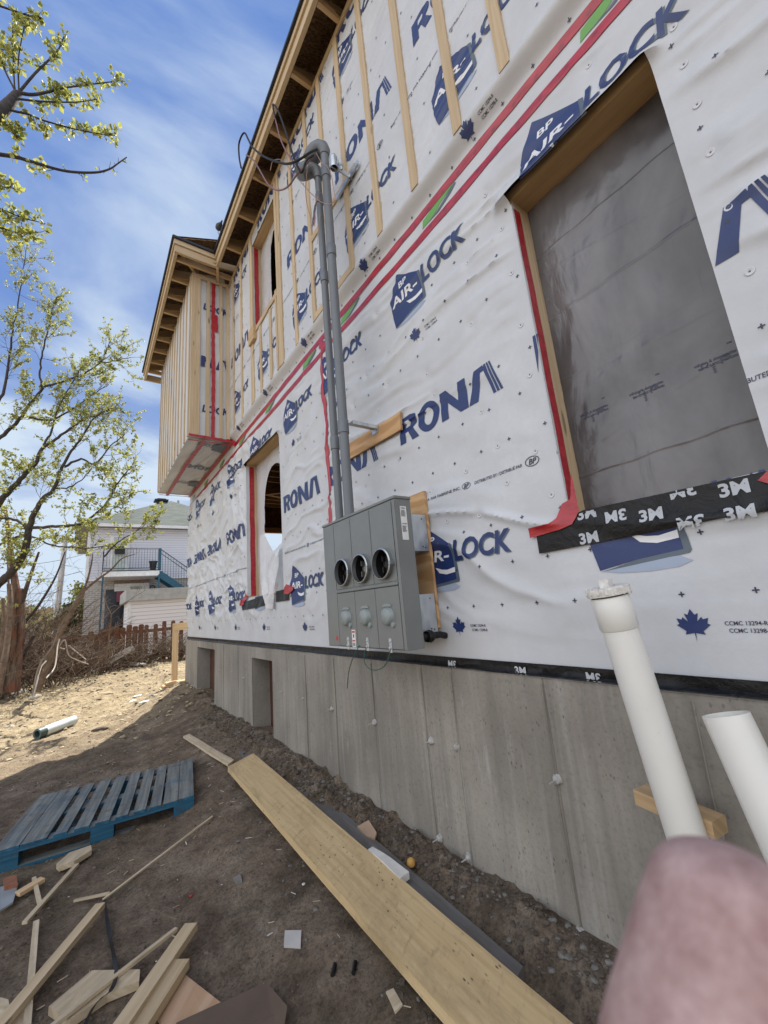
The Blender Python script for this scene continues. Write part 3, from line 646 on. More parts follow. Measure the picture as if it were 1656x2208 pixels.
for pts in ([(-5.46, .05), (-5.46, .15), (-4.62, .19), (-4.62, .08)], [(-4.28, .10), (-4.28, .21), (-3.92, .22), (-3.92, .10)]):
    fl = MB(); stamp(fl, cut(fill([pts]), .03), 0, 0, 0, off=.008, clip=False, surf=lambda y, z: wrap_x(y, np.minimum(z, .19))-.01*fbm(y*9, z*14, 3, 141)); fl.build('flashing_membrane', BLACK, house, smooth=True)
for pts in ([(-5.52, .11), (-5.52, .15), (-5.33, .20), (-5.27, .27), (-5.22, .21), (-5.35, .12)], [(-4.00, .17), (-4.0, .22), (-3.93, .26), (-3.78, .22), (-3.80, .19), (-3.9, .16)]):
    fl = MB(); stamp(fl, cut(fill([pts]), .03), 0, 0, 0, off=.013, clip=False, surf=lambda y, z: wrap_x(y, np.minimum(z, .19))-.02*fbm(y*9, z*14, 3, 151)); fl.build('red_tape', RED, house, smooth=True)
# black sill membrane between wrap and concrete
sl = MB(); n = 500
sill_x = lambda y, z: 1.640-.010*fbm(np.asarray(y)*6, np.asarray(z)*30, 3, 161)
for i in range(n+1):
    y = -4+13.02*i/n
    for j, z in enumerate((-.322, -.340, -.358, -.374)): sl.v.append((float(sill_x(y, z))+(0 if j < 3 else -.012), y, z+(.008*float(fbm(np.array(y*7.), np.array(1.), 2, 165)) if j == 3 else 0)))
for i in range(n):
    for j in range(3): q = i*4+j; sl.f.append((q, q+4, q+5, q+1)); sl.m.append(0); sl.uv.append([(0, 0)]*4)
for k, y in enumerate((.40, .96, 1.30, 1.74)): m3(sl, y, -.372, k % 2 == 0, .032, surf=sill_x)
sl.build('sill_membrane', [BLACK, SILVER], house, smooth=True)

# --- furring strips
def board(name, x0, x1, y0, y1, z0, z1, m=W_PINE, par=None, org=None, jit=.0006):
    b = MB(); b.box(x0, x1, y0, y1, z0, z1, 0, jit); return b.build(name, m, par or house, org=org)
def furr(y, z0=2.59, z1=5.18, w=.064):
    tl = random.uniform(-.006, .006); b = MB(); b.beam((UX-.012, y-tl, z0), (UX-.012, y+tl, z1), w, .019, (1, 0, 0), jit=.001)
    return b.build('furring_strip', W_PINE, house)
for y in (-.02, .38, .77, 1.11, 1.49, 1.89, 2.27, 2.62, 2.95, 3.35, 3.72, 3.79, 4.73, 5.16, 5.55): furr(y)
for y in (4.06, 4.40): furr(y, 2.59, 3.50)
furr(3.86, 2.59, 3.62, .05); furr(4.68, 2.60, 4.96, .04)
for (y0, y1, z) in ((2.30, 2.92, 2.625), (2.12, 2.55, 3.47), (2.66, 2.93, 3.47), (-1, 5.8, 5.15), (3.80, 4.75, 3.555)): board('furring_strip', UX-.022, UX-.003, y0, y1, z-.032, z+.032)
board('sill_block', UX-.05, UX, 4.55, 4.76, 3.42, 3.62, W_HEAD)

# --- bump-out on the upper floor
BX, BY0, BY1, BZ = 1.035, 5.82, 8.93, 2.50
b = MB()
def panel(o, du, dv, nu, nv, nrm, amp, seed):
    o, du, dv, nrm = Vector(o), Vector(du), Vector(dv), Vector(nrm); bb = len(b.v)
    U, V = np.meshgrid(np.linspace(0, 1, nu), np.linspace(0, 1, nv), indexing='ij'); lu, lv = du.length, dv.length
    D = amp*np.clip(((1-np.abs(2*fbm(U*lu*5, V*lv*1.2+U*2, 3, seed)-1))-.45)/.55, 0, 1)*np.minimum(1, 8*np.minimum(np.minimum(U, 1-U), np.minimum(V, 1-V)))
    for u, v, d in zip(U.ravel(), V.ravel(), D.ravel()): b.v.append(tuple(o+du*float(u)+dv*float(v)+nrm*float(d)))
    for i in range(nu-1):
        for j in range(nv-1): q = bb+i*nv+j; b.f.append((q, q+1, q+nv+1, q+nv)); b.m.append(0); b.uv.append([(0, 0)]*4)
panel((BX, BY0, BZ), (UX-BX, 0, 0), (0, 0, 2.68), 40, 90, (0, -1, 0), .012, 171)
panel((BX, BY0, BZ), (0, BY1-BY0, 0), (0, 0, 2.68), 160, 50, (-1, 0, 0), .004, 175)
panel((BX, BY0, BZ), (1.655-BX, 0, 0), (0, BY1-BY0, 0), 30, 90, (0, 0, -1), .03, 179)
b.box(BX+.03, 1.7, BY1-.02, BY1, BZ, 5.18)
def flatmark(vf, o, ex, ey, mi, lim=None):
    o, ex, ey = Vector(o), Vector(ex), Vector(ey); b.add([tuple(o+ex*x+ey*y) for x, y in vf[0]], vf[1], mi)
for z, g in ((2.85, m_lock), (3.62, None), (4.55, m_lock)):      # print on the side face, half hidden by strips
    o = (1.02, BY0-.013, z)
    if g: flatmark(m_lock, (1.62-.74, BY0-.014, z-.1), (1, 0, 0), (0, 0, 1), 1)
    else:
        for gg in m_rona[2:]: flatmark(gg, (.80, BY0-.014, z), (.95, 0, 0), (0, 0, 1), 1)
for k, (o, g) in enumerate((((1.60, 6.25, BZ-.034), [m_lock, m_house]), ((1.62, 7.15, BZ-.034), m_rona[:3]), ((1.62, 8.2, BZ-.034), [m_lock, m_house]))):
    for gg in g: flatmark(gg, o, (-.62, -.10, 0), (0, -1.0, 0), 6)
b.build('bump_out_wrap', INKM, house, smooth=True)
for (x, w_) in ((1.065, .064), (1.125, .064), (1.27, .05), (1.455, .045), (1.56, .055)): bb = MB(); bb.beam((x, BY0-.022, 2.52), (x, BY0-.022, 5.16), w_, .019, (0, 1, 0), jit=.001); bb.build('furring_strip', W_PINE, house)
bb = MB(); bb.beam((BX, BY0-.024, 5.14), (UX, BY0-.024, 5.14), .064, .019, (0, 1, 0)); bb.build('furring_strip', W_PINE, house)
y = BY0+.05; k = 0
while y < BY1: bb = MB(); bb.beam((BX-.010, y, 2.50), (BX-.010, y, 5.16), .045, .016, (1, 0, 0), jit=.001); bb.build('furring_strip', W_PINE, house); y += .27; k += 1
def flat_tape(pts, w, nrm, off=.0, name='red_tape'):
    t = MB(); nrm = Vector(nrm); pts = [Vector(p) for p in pts]; P_ = []
    for i in range(len(pts)-1):
        n = max(1, int((pts[i+1]-pts[i]).length/.04)); P_ += [pts[i].lerp(pts[i+1], j/n) for j in range(n)]
    P_.append(pts[-1])
    for i, p in enumerate(P_):
        d = (P_[min(i+1, len(P_)-1)]-P_[max(0, i-1)]).normalized(); s = d.cross(nrm).normalized(); ww = w/2*(1+.25*math.sin(i*1.7)*random.random())
        t.v += [tuple(p+s*ww+nrm*off), tuple(p-s*ww+nrm*(off+.003))]
    for i in range(len(P_)-1): t.f.append((2*i, 2*i+1, 2*i+3, 2*i+2)); t.m.append(0); t.uv.append([(0, 0)]*4)
    return t.build(name, RED, house, smooth=True)
flat_tape([(1.345, BY0-.02, 5.12), (1.34, BY0-.02, 4.3), (1.35, BY0-.02, 3.4), (1.345, BY0-.02, 2.50)], .05, (0, -1, 0)); flat_tape([(1.36, BY0-.022, 4.55), (1.37, BY0-.022, 4.25)], .09, (0, -1, 0))
flat_tape([(BX-.01, BY0-.028, 2.505), (1.3, BY0-.028, 2.50), (1.62, BY0-.028, 2.49)], .035, (0, -1, 0)); flat_tape([(BX, BY0+.06, BZ-.034), (1.3, BY0+.05, BZ-.034), (1.63, BY0+.04, BZ-.034)], .05, (0, 0, -1))
flat_tape([(1.24, BY0, BZ-.036), (1.20, 7.0, BZ-.036), (1.20, BY1, BZ-.036)], .055, (0, 0, -1)); flat_tape([(1.60, BY0-.05, BZ-.036), (1.61, 7.2, BZ-.038), (1.61, BY1, BZ-.036)], .05, (0, 0, -1)); flat_tape([(BX+.02, BY1-.05, BZ-.036), (1.6, BY1-.05, BZ-.036)], .05, (0, 0, -1))
flat_tape([(1.64, 5.70, 2.42), (1.62, 5.80, 2.50)], .07, (-1, 0, 0), .01)

# --- eaves: fascia, drip edge, lookouts, sheathing, roof
FX, BFX = 1.31, .75; ZF0, ZF1 = 5.16, 5.36; YN = 5.50
SHING = simple('dark_shingles', (.035, .036, .04), .9, 0, .3, 60, .5, 200); DRIP = simple('black_drip_edge', (.02, .022, .03), .45)
def bd(name, a, b_, w, t, up, m): q = MB(); q.beam(a, b_, w, t, up, jit=.0006); return q.build(name, m, house)
bd('fascia', (FX+.02, -4.5, 5.23), (FX+.02, YN, 5.23), .04, .14, (0, 0, 1), W_PINE); bd('fascia', (FX-.004, -4.5, 5.315), (FX-.004, YN-.03, 5.315), .03, .075, (0, 0, 1), W_PINE)
bd('fascia', (BFX-.004, YN+.02, 5.23), (FX+.04, YN+.02, 5.23), .04, .14, (0, 0, 1), W_PINE); bd('fascia', (BFX-.02, YN-.006, 5.315), (FX-.0, YN-.006, 5.315), .03, .075, (0, 0, 1), W_PINE)
bd('fascia', (BFX+.02, YN+.04, 5.23), (BFX+.02, 9.4, 5.23), .04, .14, (0, 0, 1), W_PINE); bd('fascia', (BFX-.004, YN-.02, 5.315), (BFX-.004, 9.42, 5.315), .03, .075, (0, 0, 1), W_PINE)
bd('fascia', (BFX, 9.38, 5.23), (1.65, 9.38, 5.23), .04, .14, (0, 0, 1), W_PINE); bd('fascia', (1.65, 9.38, 5.23), (10.2, 9.38, 5.23), .04, .14, (0, 0, 1), W_PINE)
for a, b_ in (((FX-.028, -4.5, 5.372), (FX-.028, YN-.045, 5.372)), ((BFX-.04, YN-.03, 5.372), (FX-.03, YN-.03, 5.372)), ((BFX-.028, YN-.03, 5.372), (BFX-.028, 9.43, 5.372))): bd('drip_edge', a, b_, .035, .035, (0, 0, 1), DRIP)
y = -1.35
while y < 9.3:
    x0 = FX+.045 if y < YN+.05 else BFX+.045; x1 = UX+.05 if y < BY0 else BX+.05
    bd('lookout', (x0, y, 5.20), (x1, y, 5.20), .038, .075, (0, 0, 1), W_PINE2)
    bd('rafter', (x0, y+.04, 5.30), (x1+.5, y+.04, 5.52), .038, .12, (0, 0, 1), W_PINE2); y += .585 if y < YN-.3 else .42
bd('rafter', (BFX+.05, YN+.05, 5.29), (BX+.1, BY0+.1, 5.29), .038, .12, (0, 0, 1), W_PINE2)
bd('fascia', (FX+.02, YN, 5.20), (FX+.1, BY0, 5.20), .04, .12, (0, 0, 1), W_PINE2)
rf = MB()
def quad(p, mi=0): rf.add(p, [(0, 1, 2, 3)], mi)
sl_ = .42
def rz(x, x0): return 5.385+(x-x0)*sl_
ts = .014
# sheathing underside (slot 1) and shingles (slot 0): hip roof over the main block, small shed roof over the bump-out
XR = 5.7
for (x0, ya, yb_) in ((FX-.02, -4.6, YN), (BFX-.02, YN-.02, 9.43)):
    rf.prism([(x0, ya, rz(x0, x0)), (XR, ya, rz(XR, x0)), (XR, yb_, rz(XR, x0)), (x0, yb_, rz(x0, x0))], (0, 0, .012), 0)
    rf.prism([(x0+.01, ya+.002, rz(x0, x0)-.022), (2.6, ya+.002, rz(2.6, x0)-.022), (2.6, yb_-.002, rz(2.6, x0)-.022), (x0+.01, yb_-.002, rz(x0, x0)-.022)], (0, 0, .014), 1)
rf.prism([(10.1, -4.6, 5.38), (XR, -4.6, rz(XR, FX)), (XR, 9.43, rz(XR, FX)), (10.1, 9.43, 5.38)], (0, 0, .012), 0)
rf.build('roof', [SHING, OSB], house)

# --- shell behind: studs are closed off with osb, far walls, floor and ceiling joists
sh = MB(); ot = MB()
def wallx(mb, x, th, y0, y1, z0, z1, holes, mi=0):
    yl = sorted({y0, y1, *[q for h in holes for q in h[:2]]}); zl = sorted({z0, z1, *[q for h in holes for q in h[2:]]})
    for i in range(len(yl)-1):
        for j in range(len(zl)-1):
            cy_, cz_ = (yl[i]+yl[i+1])/2, (zl[j]+zl[j+1])/2
            if any(h[0] < cy_ < h[1] and h[2] < cz_ < h[3] for h in holes): continue
            mb.box(x, x+th, yl[i], yl[i+1], zl[j], zl[j+1], mi)
wallx(sh, 1.705, .09, -4, 9.0, -.34, 2.45, [(a-.04, b_+.04, c-.05, d_+.06) for a, b_, c, d_ in OPEN[:2]])
wallx(sh, 1.66, .09, -4, 9.0, 2.62, 5.24, [(OPEN[2][0]-.04, OPEN[2][1]+.04, 3.57, 5.02)])
sh.box(1.66, 10, -4, 9.0, -.42, -.36); sh.box(1.70, 10, -4.0, -3.94, -.34, 5.3); sh.box(9.95, 10.0, -4, 9.0, -.34, 5.3)
sh.box(1.76, 9.9, -3.9, 8.9, 2.62, 2.66); sh.box(1.76, 9.9, -3.9, 8.9, 5.26, 5.30)
# far gable end with an open window
for (a, b_, c, d_) in ((1.70, 2.7, -.34, 2.6), (4.7, 9.95, -.34, 2.6), (2.7, 4.7, 1.78, 2.6), (2.7, 4.7, -.34, .1), (1.60, 9.95, 2.6, 5.3)): sh.box(a, b_, 8.97, 9.02, c, d_)
sh.build('wall_sheathing', OSB, house)
en = MB(); 
for (a, b_, c, d_) in ((1.66, 2.7, -.34, 2.6), (4.7, 9.98, -.34, 2.6), (2.7, 4.7, 1.80, 2.6), (2.7, 4.7, -.34, .1), (1.60, 9.98, 2.6, 5.2)): en.box(a, b_, 9.021, 9.03, c, d_)
en.build('gable_wrap', WRAP, house)
jo = MB(); y = -3.8
while y < 8.9: jo.box(1.80, 9.9, y, y+.04, 2.34, 2.60); y += .30
jo.build('ceiling_joists', W_PINE2, house)
for (a, b_) in (((1.9, 7.2, 2.30), (5.5, 8.6, 2.30)), ((1.9, 8.2, 2.28), (4.5, 5.9, 2.28)), ((2.7, 8.95, 1.82), (4.7, 8.95, 1.82))): bd('brace', a, b_, .09, .12, (0, 0, 1), W_PINE2)

# --- foundation
cx0 = 1.625
fo = MB(); W_B = [(6.82, 8.0, -1.24, -.48), (4.41, 5.06, -1.30, -.50)]
JT = (3.58, 3.04, 2.50, 1.97, 1.72, 1.16)
fy = lines(-4, 9.06, .05, [q for h in W_B for q in h[:2]]+[q+e for q in JT for e in (-.009, -.004, 0, .004, .009)]); fz = lines(-2.2, -.376, .05, [q for h in W_B for q in h[2:]])
FY, FZ = np.meshgrid(fy, fz, indexing='ij'); 
conc_x = lambda y, z: cx0-.006*fbm(np.asarray(y)*2, np.asarray(z)*2, 3, 201)+.007*sum(np.exp(-((np.asarray(y)-q)/.0035)**2) for q in JT)
FX_ = conc_x(FY, FZ); fo.v = list(zip(FX_.ravel().tolist(), FY.ravel().tolist(), FZ.ravel().tolist())); nzf = len(fz)
for i in range(len(fy)-1):
    for j in range(nzf-1):
        cy_, cz_ = (fy[i]+fy[i+1])/2, (fz[j]+fz[j+1])/2
        if any(h[0] < cy_ < h[1] and h[2] < cz_ < h[3] for h in W_B): continue
        q = i*nzf+j; fo.f.append((q, q+1, q+nzf+1, q+nzf)); fo.m.append(0); fo.uv.append([(0, 0)]*4)
for (a, b_, c, d_) in W_B:
    for p in ([(cx0, b_, c), (cx0+.24, b_, c), (cx0+.24, b_, d_), (cx0, b_, d_)], [(cx0, a, c), (cx0+.24, a, c), (cx0+.24, a, d_), (cx0, a, d_)], [(cx0, a, d_), (cx0+.24, a, d_), (cx0+.24, b_, d_), (cx0, b_, d_)]): fo.add(p, [(0, 1, 2, 3)], 0)
    fo.box(cx0-.03, cx0+.24, a, b_, c-.08, c, 0, .004)
fo.box(cx0-.004, 9.95, 9.04, 9.065, -2.2, -.376); fo.add([(cx0-.008, -4, -.376), (cx0-.008, 9.06, -.376), (1.72, 9.06, -.370), (1.72, -4, -.370)], [(0, 1, 2, 3)], 0)
fo.box(1.87, 1.95, -4, 9.03, -2.2, -.41)
# form joints: thin fins of concrete left standing
for q in (3.58, 3.04, 2.50, 1.97, 1.72, 1.16, .60, .28, 5.6, 6.3):
    pts = [(cx0-.006, q+.008+.003*math.sin(z_*7+q), z_) for z_ in np.linspace(-2, -.40, 24)]; fo.tube(pts, .0035, 5)
fo.build('foundation_wall', CONC, house, smooth=True)
for (a, b_, c, d_) in W_B:
    q = MB(); q.box(1.83, 1.865, a, b_, c, d_); q.build('basement_hatch', simple('rusty_brown_panel', (.075, .032, .018), .75, 0, .3, 5, .3), house)
    q = MB(); q.box(1.79, 1.83, a+.01, a+(b_-a)*.34, c+.01, d_-.01); q.build('hatch_stud', simple('dark_brown_stud', (.20, .08, .035), .75, 0, .3, 9), house)
TIE = simple('mortar_lump', (.36, .35, .33), .9, 0, .2, 40, .8, 90)
def tie(y, z, big=True):
    q = MB(); r = .020 if big else .009; n = 9; b0 = len(q.v)
    for i in range(7):
        t = i/6*math.pi/2
        for k in range(n): a = 2*math.pi*k/n; rr = r*math.cos(t)*(1+random.uniform(-.22, .22)); q.v.append((cx0-.004-r*1.0*math.sin(t)*(1+random.uniform(-.1, .1)), y+math.cos(a)*rr, z+math.sin(a)*rr))
    for i in range(6):
        for k in range(n): k2 = (k+1) % n; q.f.append((i*n+k, i*n+k2, (i+1)*n+k2, (i+1)*n+k)); q.m.append(0); q.uv.append([(0, 0)]*4)
    q.tube([(cx0-.01, y, z), (cx0-.055 if big else cx0-.03, y+.004, z-.004)], .0035, 5); q.build('form_tie', TIE, house, smooth=True)
for y, z in ((3.65, -.77), (3.11, -.78), (2.51, -.78), (1.94, -.78), (1.74, -.77), (1.16, -.77), (1.95, -1.26), (1.74, -1.27), (1.16, -1.3), (5.89, -.73), (6.49, -.75), (5.37, -.75), (.62, -.78), (4.15, -.77), (8.4, -.75)): tie(y, z, y < 3.2)
# ================================================================== GROUND
def gz(x, y, fine=True):
    x = np.asarray(x, float); y = np.asarray(y, float)
    z = -1.50+.21*sst(.45, 1.5, x)*(1-sst(8.5, 11, y))+.10*sst(6.5, 9, y)+.30*sst(9, 14, y)
    z = z-.10*np.exp(-((x-1.32)/.10)**2)*(1-sst(2.2, 3.2, y))-.045*np.exp(-((x-1.22)/.20)**2)*(1-sst(4.2, 5, y)) + .05*np.exp(-((x-1.62)/.14)**2)*sst(2.5, 4, y)
    z = z-.09*sst(-.8, -3.5, x)*0
    near = 1-sst(14, 22, y)*.7
    z = z+(.055*(fbm(x*.9, y*.9, 4, 301)-.5)+.048*(fbm(x*3.3, y*3.3, 4, 305)-.5)*(.6+sst(6, 9, y)*1.3))*near
    if fine:
        cl = np.clip(fbm(x*11, y*11, 4, 311)-.55, 0, 1); wet = np.exp(-((x-1.5)/.22)**2)
        z = z+cl*(.045+.12*wet+.09*sst(7, 9.5, y)*sst(-1, 2, 3-abs(x)))+.030*np.clip(fbm(x*5.2, y*5.2, 3, 331)-.5, 0, 1)-.022*np.clip(fbm(x*4.1+9, y*4.1, 3, 337)-.52, 0, 1)*2+.007*(fbm(x*30, y*30, 3, 317)-.5)
    return z
gxs = sorted(set([-400, -200, -100, -60, -40, -25, -16, -11, -8, -6, -5, -4.2]+list(np.arange(-3.6, -1.6, .08).round(4))+list(np.arange(-1.6, 1.74, .018).round(4))+[2.2, 3, 4, 6, 9, 14, 22, 40, 80, 200, 400]))
gys = sorted(set([-300, -100, -40, -15, -8, -5, -3, -2, -1.5, -1.1]+list(np.arange(-.8, 6, .018).round(4))+list(np.arange(6, 15.0, .04).round(4))+[15.5, 16.5, 18, 21, 26, 34, 50, 80, 140, 260, 500]))
A, B_ = np.meshgrid(np.array(gxs), np.array(gys), indexing='ij'); GZ_ = gz(A, B_)
g = MB(); g.v = list(zip(A.ravel().tolist(), B_.ravel().tolist(), GZ_.ravel().tolist())); ngy = len(gys)
idx = np.arange(len(gxs)*ngy).reshape(len(gxs), ngy); q = np.stack([idx[:-1,:-1], idx[1:,:-1], idx[1:,1:], idx[:-1,1:]], -1).reshape(-1, 4)
g.f = [tuple(r) for r in q.tolist()]; g.m = [0]*len(g.f); g.uv = [[(0, 0)]*4]*len(g.f)
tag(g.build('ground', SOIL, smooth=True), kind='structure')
def G(x, y): return float(gz(x, y, False))
def hit(px, py, dz=0.0):
    """where the view ray through a photo pixel meets the ground (raised by dz)"""
    d = CR.T @ np.array([(px-CX)/FPX, -(py-CY)/FPX, 1.]); z = -1.4
    for _ in range(25): t = z/d[2]; z = .5*z+.5*(G(d[0]*t, d[1]*t)+dz)
    t = z/d[2]; return Vector((d[0]*t, d[1]*t, z))
# stones, clods and chips
def scatter(name, n, fn, size, mats, label, cat, flat=.7, seed=1, kindw='stuff'):
    rg = np.random.default_rng(seed); t = (1+5**.5)/2
    ico = np.array([(-1,t,0),(1,t,0),(-1,-t,0),(1,-t,0),(0,-1,t),(0,1,t),(0,-1,-t),(0,1,-t),(t,0,-1),(t,0,1),(-t,0,-1),(-t,0,1)])/1.9
    fc = np.array([(0,11,5),(0,5,1),(0,1,7),(0,7,10),(0,10,11),(1,5,9),(5,11,4),(11,10,2),(10,7,6),(7,1,8),(3,9,4),(3,4,2),(3,2,6),(3,6,8),(3,8,9),(4,9,5),(2,4,11),(6,2,10),(8,6,7),(9,8,1)])
    xy = np.array([fn(rg) for _ in range(n)]); zz = gz(xy[:,0], xy[:,1]); s = size[0]*(size[1]/size[0])**(rg.random(n)**2.2)
    V = []; F = []; Mi = []
    for i in range(n):
        th = rg.random()*6.28; c, sn = math.cos(th), math.sin(th); v = ico*(1+rg.uniform(-.25, .25, (12, 1)))*np.array([rg.uniform(.7, 1.3), rg.uniform(.6, 1.1), rg.uniform(.5, 1)*flat])*s[i]
        x = v[:,0]*c-v[:,1]*sn; y = v[:,0]*sn+v[:,1]*c; V.append(np.stack([x+xy[i,0], y+xy[i,1], v[:,2]+zz[i]+s[i]*.15], -1)); F.append(fc+12*i); Mi += [rg.integers(len(mats))]*20
    m = MB(); m.v = [tuple(r) for r in np.concatenate(V).tolist()]; m.f = [tuple(r) for r in np.concatenate(F).tolist()]; m.m = [int(a) for a in Mi]; m.uv = [[(0, 0)]*3]*len(m.f)
    o = m.build(name, mats); tag(o, label, cat, kind=kindw); return o
ST1 = simple('grey_stone', (.15, .14, .125), .9, 0, .3, 30, .4); ST2 = simple('brown_clod', (.085, .066, .05), .95, 0, .3, 30, .6); ST3 = simple('pale_stone', (.30, .28, .25), .85, 0, .2, 30, .3); ST5 = simple('light_brown_clod', (.17, .13, .095), .95, 0, .3, 30, .6); ST4 = simple('dry_clod', (.38, .31, .20), .95, 0, .25, 30, .5)
def f1(r):
    y = r.uniform(.2, 6.5)**1.0; return (1.60-abs(r.normal(0, .17)), y)
scatter('gravel', 6500, f1, (.003, .020), [ST2, ST2, ST2, ST2, ST1, ST2], 'loose grey gravel and soil clods banked along the foot of the concrete wall', 'gravel', seed=5)
scatter('pebbles', 6000, lambda r: (r.uniform(-1.6, 1.5), r.uniform(.4, 7.5)), (.002, .014), [ST2, ST2, ST2, ST5, ST5, ST1], 'small pebbles and crumbs of soil on the shaded dirt', 'pebbles', seed=6)
scatter('dry_clods', 2600, lambda r: (r.uniform(-3.5, 2.2), r.uniform(6.8, 14)), (.008, .045), [ST4, ST4, ST2], 'dry clods of earth strewn over the sunlit yard', 'clods', .55, seed=8)
# chips of wood and straw
CHIP = simple('pale_wood_chip', (.50, .42, .30), .8, 0, .3, 20); STRAW = simple('dry_straw', (.46, .38, .24), .85, 0, .3, 9); WHITEC = simple('white_plaster_crumb', (.62, .61, .58), .8); DARKTW = simple('dark_twig_bark', (.085, .062, .045), .9, 0, .3, 20)
rg = random.Random(4)
m = MB()
for i in range(1500):
    far = i > 450; x, y = (rg.uniform(-1.3, 1.3), rg.uniform(.5, 6.5)) if not far else (rg.uniform(-3, 2.2), rg.uniform(6.8, 13.9))
    z = float(gz(x, y))+.006; a = rg.uniform(0, 6.28); L = rg.uniform(.006, .045)*(1 if not far else 2.6); d = Vector((math.cos(a), math.sin(a), rg.uniform(-.15, .3)))*L
    m.beam(Vector((x, y, z)), Vector((x, y, z))+d, rg.uniform(.0015, .005)*(1.5 if far else 1), .002, mi=rg.choice([0, 1, 1, 2] if far else [0, 0, 0, 2, 3, 2, 2]))
tag(m.build('straw_and_chips', [CHIP, STRAW, DARKTW, WHITEC]), 'scattered straw, splinters and bits of twig on the ground', 'litter', kind='stuff')

# ================================================================== ELECTRICAL SERVICE ON THE WALL
def topobj(mb, name, mats, label, cat, group=None, **k):
    c = centre(mb); return tag(mb.build(name, mats, None, org=c, **k), label, cat, group)
m = MB(); m.box(1.618, 1.636, 1.775, 2.66, -.165, .635); topobj(m, 'plywood_sheet', PLY, 'tall orange-brown plywood panel fixed to the wrap behind the grey meter cabinet', 'plywood panel')
m = MB(); m.obox((1.625, 2.29, 1.17), (0, .365, .012), (.009, 0, 0), (0, -.002, .062)); topobj(m, 'plywood_strip', PLY, 'short orange plywood strip nailed level across the wrap beside the conduits below RONA', 'plywood strip')
GM = simple('grey_powder_coat', (.18, .19, .185), .38, .1, .07, 5); 
def galv():
    m = NM('galvanised_steel', .38, .75); m.col(m.mix(m.ramp(m.vor(26, 'F1', m.map((1, 1, .5)), 0), [(.1, 0.), (.7, 1.)]), (.42, .46, .50), (.58, .61, .64))); return m.m
GALV = galv()
DK = simple('black_socket', (.008, .008, .009), .5); PVC = simple('grey_pvc_conduit', (.14, .155, .17), .42, 0, .06, 4); LABW = simple('white_sticker', (.66, .66, .65), .5); LABR = simple('red_sticker', (.45, .05, .05), .5); LABK = simple('sticker_print', (.04, .04, .045), .6); TRIM = simple('ring_steel', (.36, .38, .38), .3, .8)
MX0, MX1, MY0, MY1, MZ0, MZ1 = 1.318, 1.425, 1.685, 2.52, -.248, .545
mc = empty('meter_cabinet', (1.37, 2.1, MZ0), 'grey steel three-position electric meter cabinet with round open sockets', 'meter cabinet')
m = MB(); m.box(MX1-.003, MX1, MY0, MY1, MZ0, MZ1-.004); m.box(MX0, MX1-.0035, MY0, MY0+.003, MZ0, MZ1-.004); m.box(MX0, MX1-.0035, MY1-.003, MY1, MZ0, MZ1-.004)
m.box(MX0, MX1-.0035, MY0+.0035, MY1-.0035, MZ0, MZ0+.003); m.box(MX0, MX0+.002, MY0+.0035, MY0+.03, MZ0+.0035, MZ1-.005); m.box(MX0, MX0+.002, MY0+.0305, MY1-.004, .080, .104); m.box(MX0, MX0+.002, MY0+.0305, MY1-.004, MZ1-.020, MZ1-.005)
m.build('cabinet_body', GM, mc)
m = MB(); m.box(MX0-.006, MX1+.004, MY0-.006, MY1+.006, MZ1-.003, MZ1+.012); m.build('top_cap', GM, mc, bevel=.002)
bays = [MY0+.045, MY0+.045+.225, MY0+.045+.45, MY0+.045+.665]  # bay edges
bays = [1.715, 1.935, 2.155, 2.37]
m = MB(); m.box(MX0-.003, MX0, 2.374, MY1-.003, MZ0+.004, MZ1-.012); m.build('wireway_cover', GM, mc, bevel=.001)
m = MB(); m.box(MX0-.0035, MX0, MY0+.002, 1.712, MZ0+.004, MZ1-.012); m.build('edge_channel', GM, mc, bevel=.001)
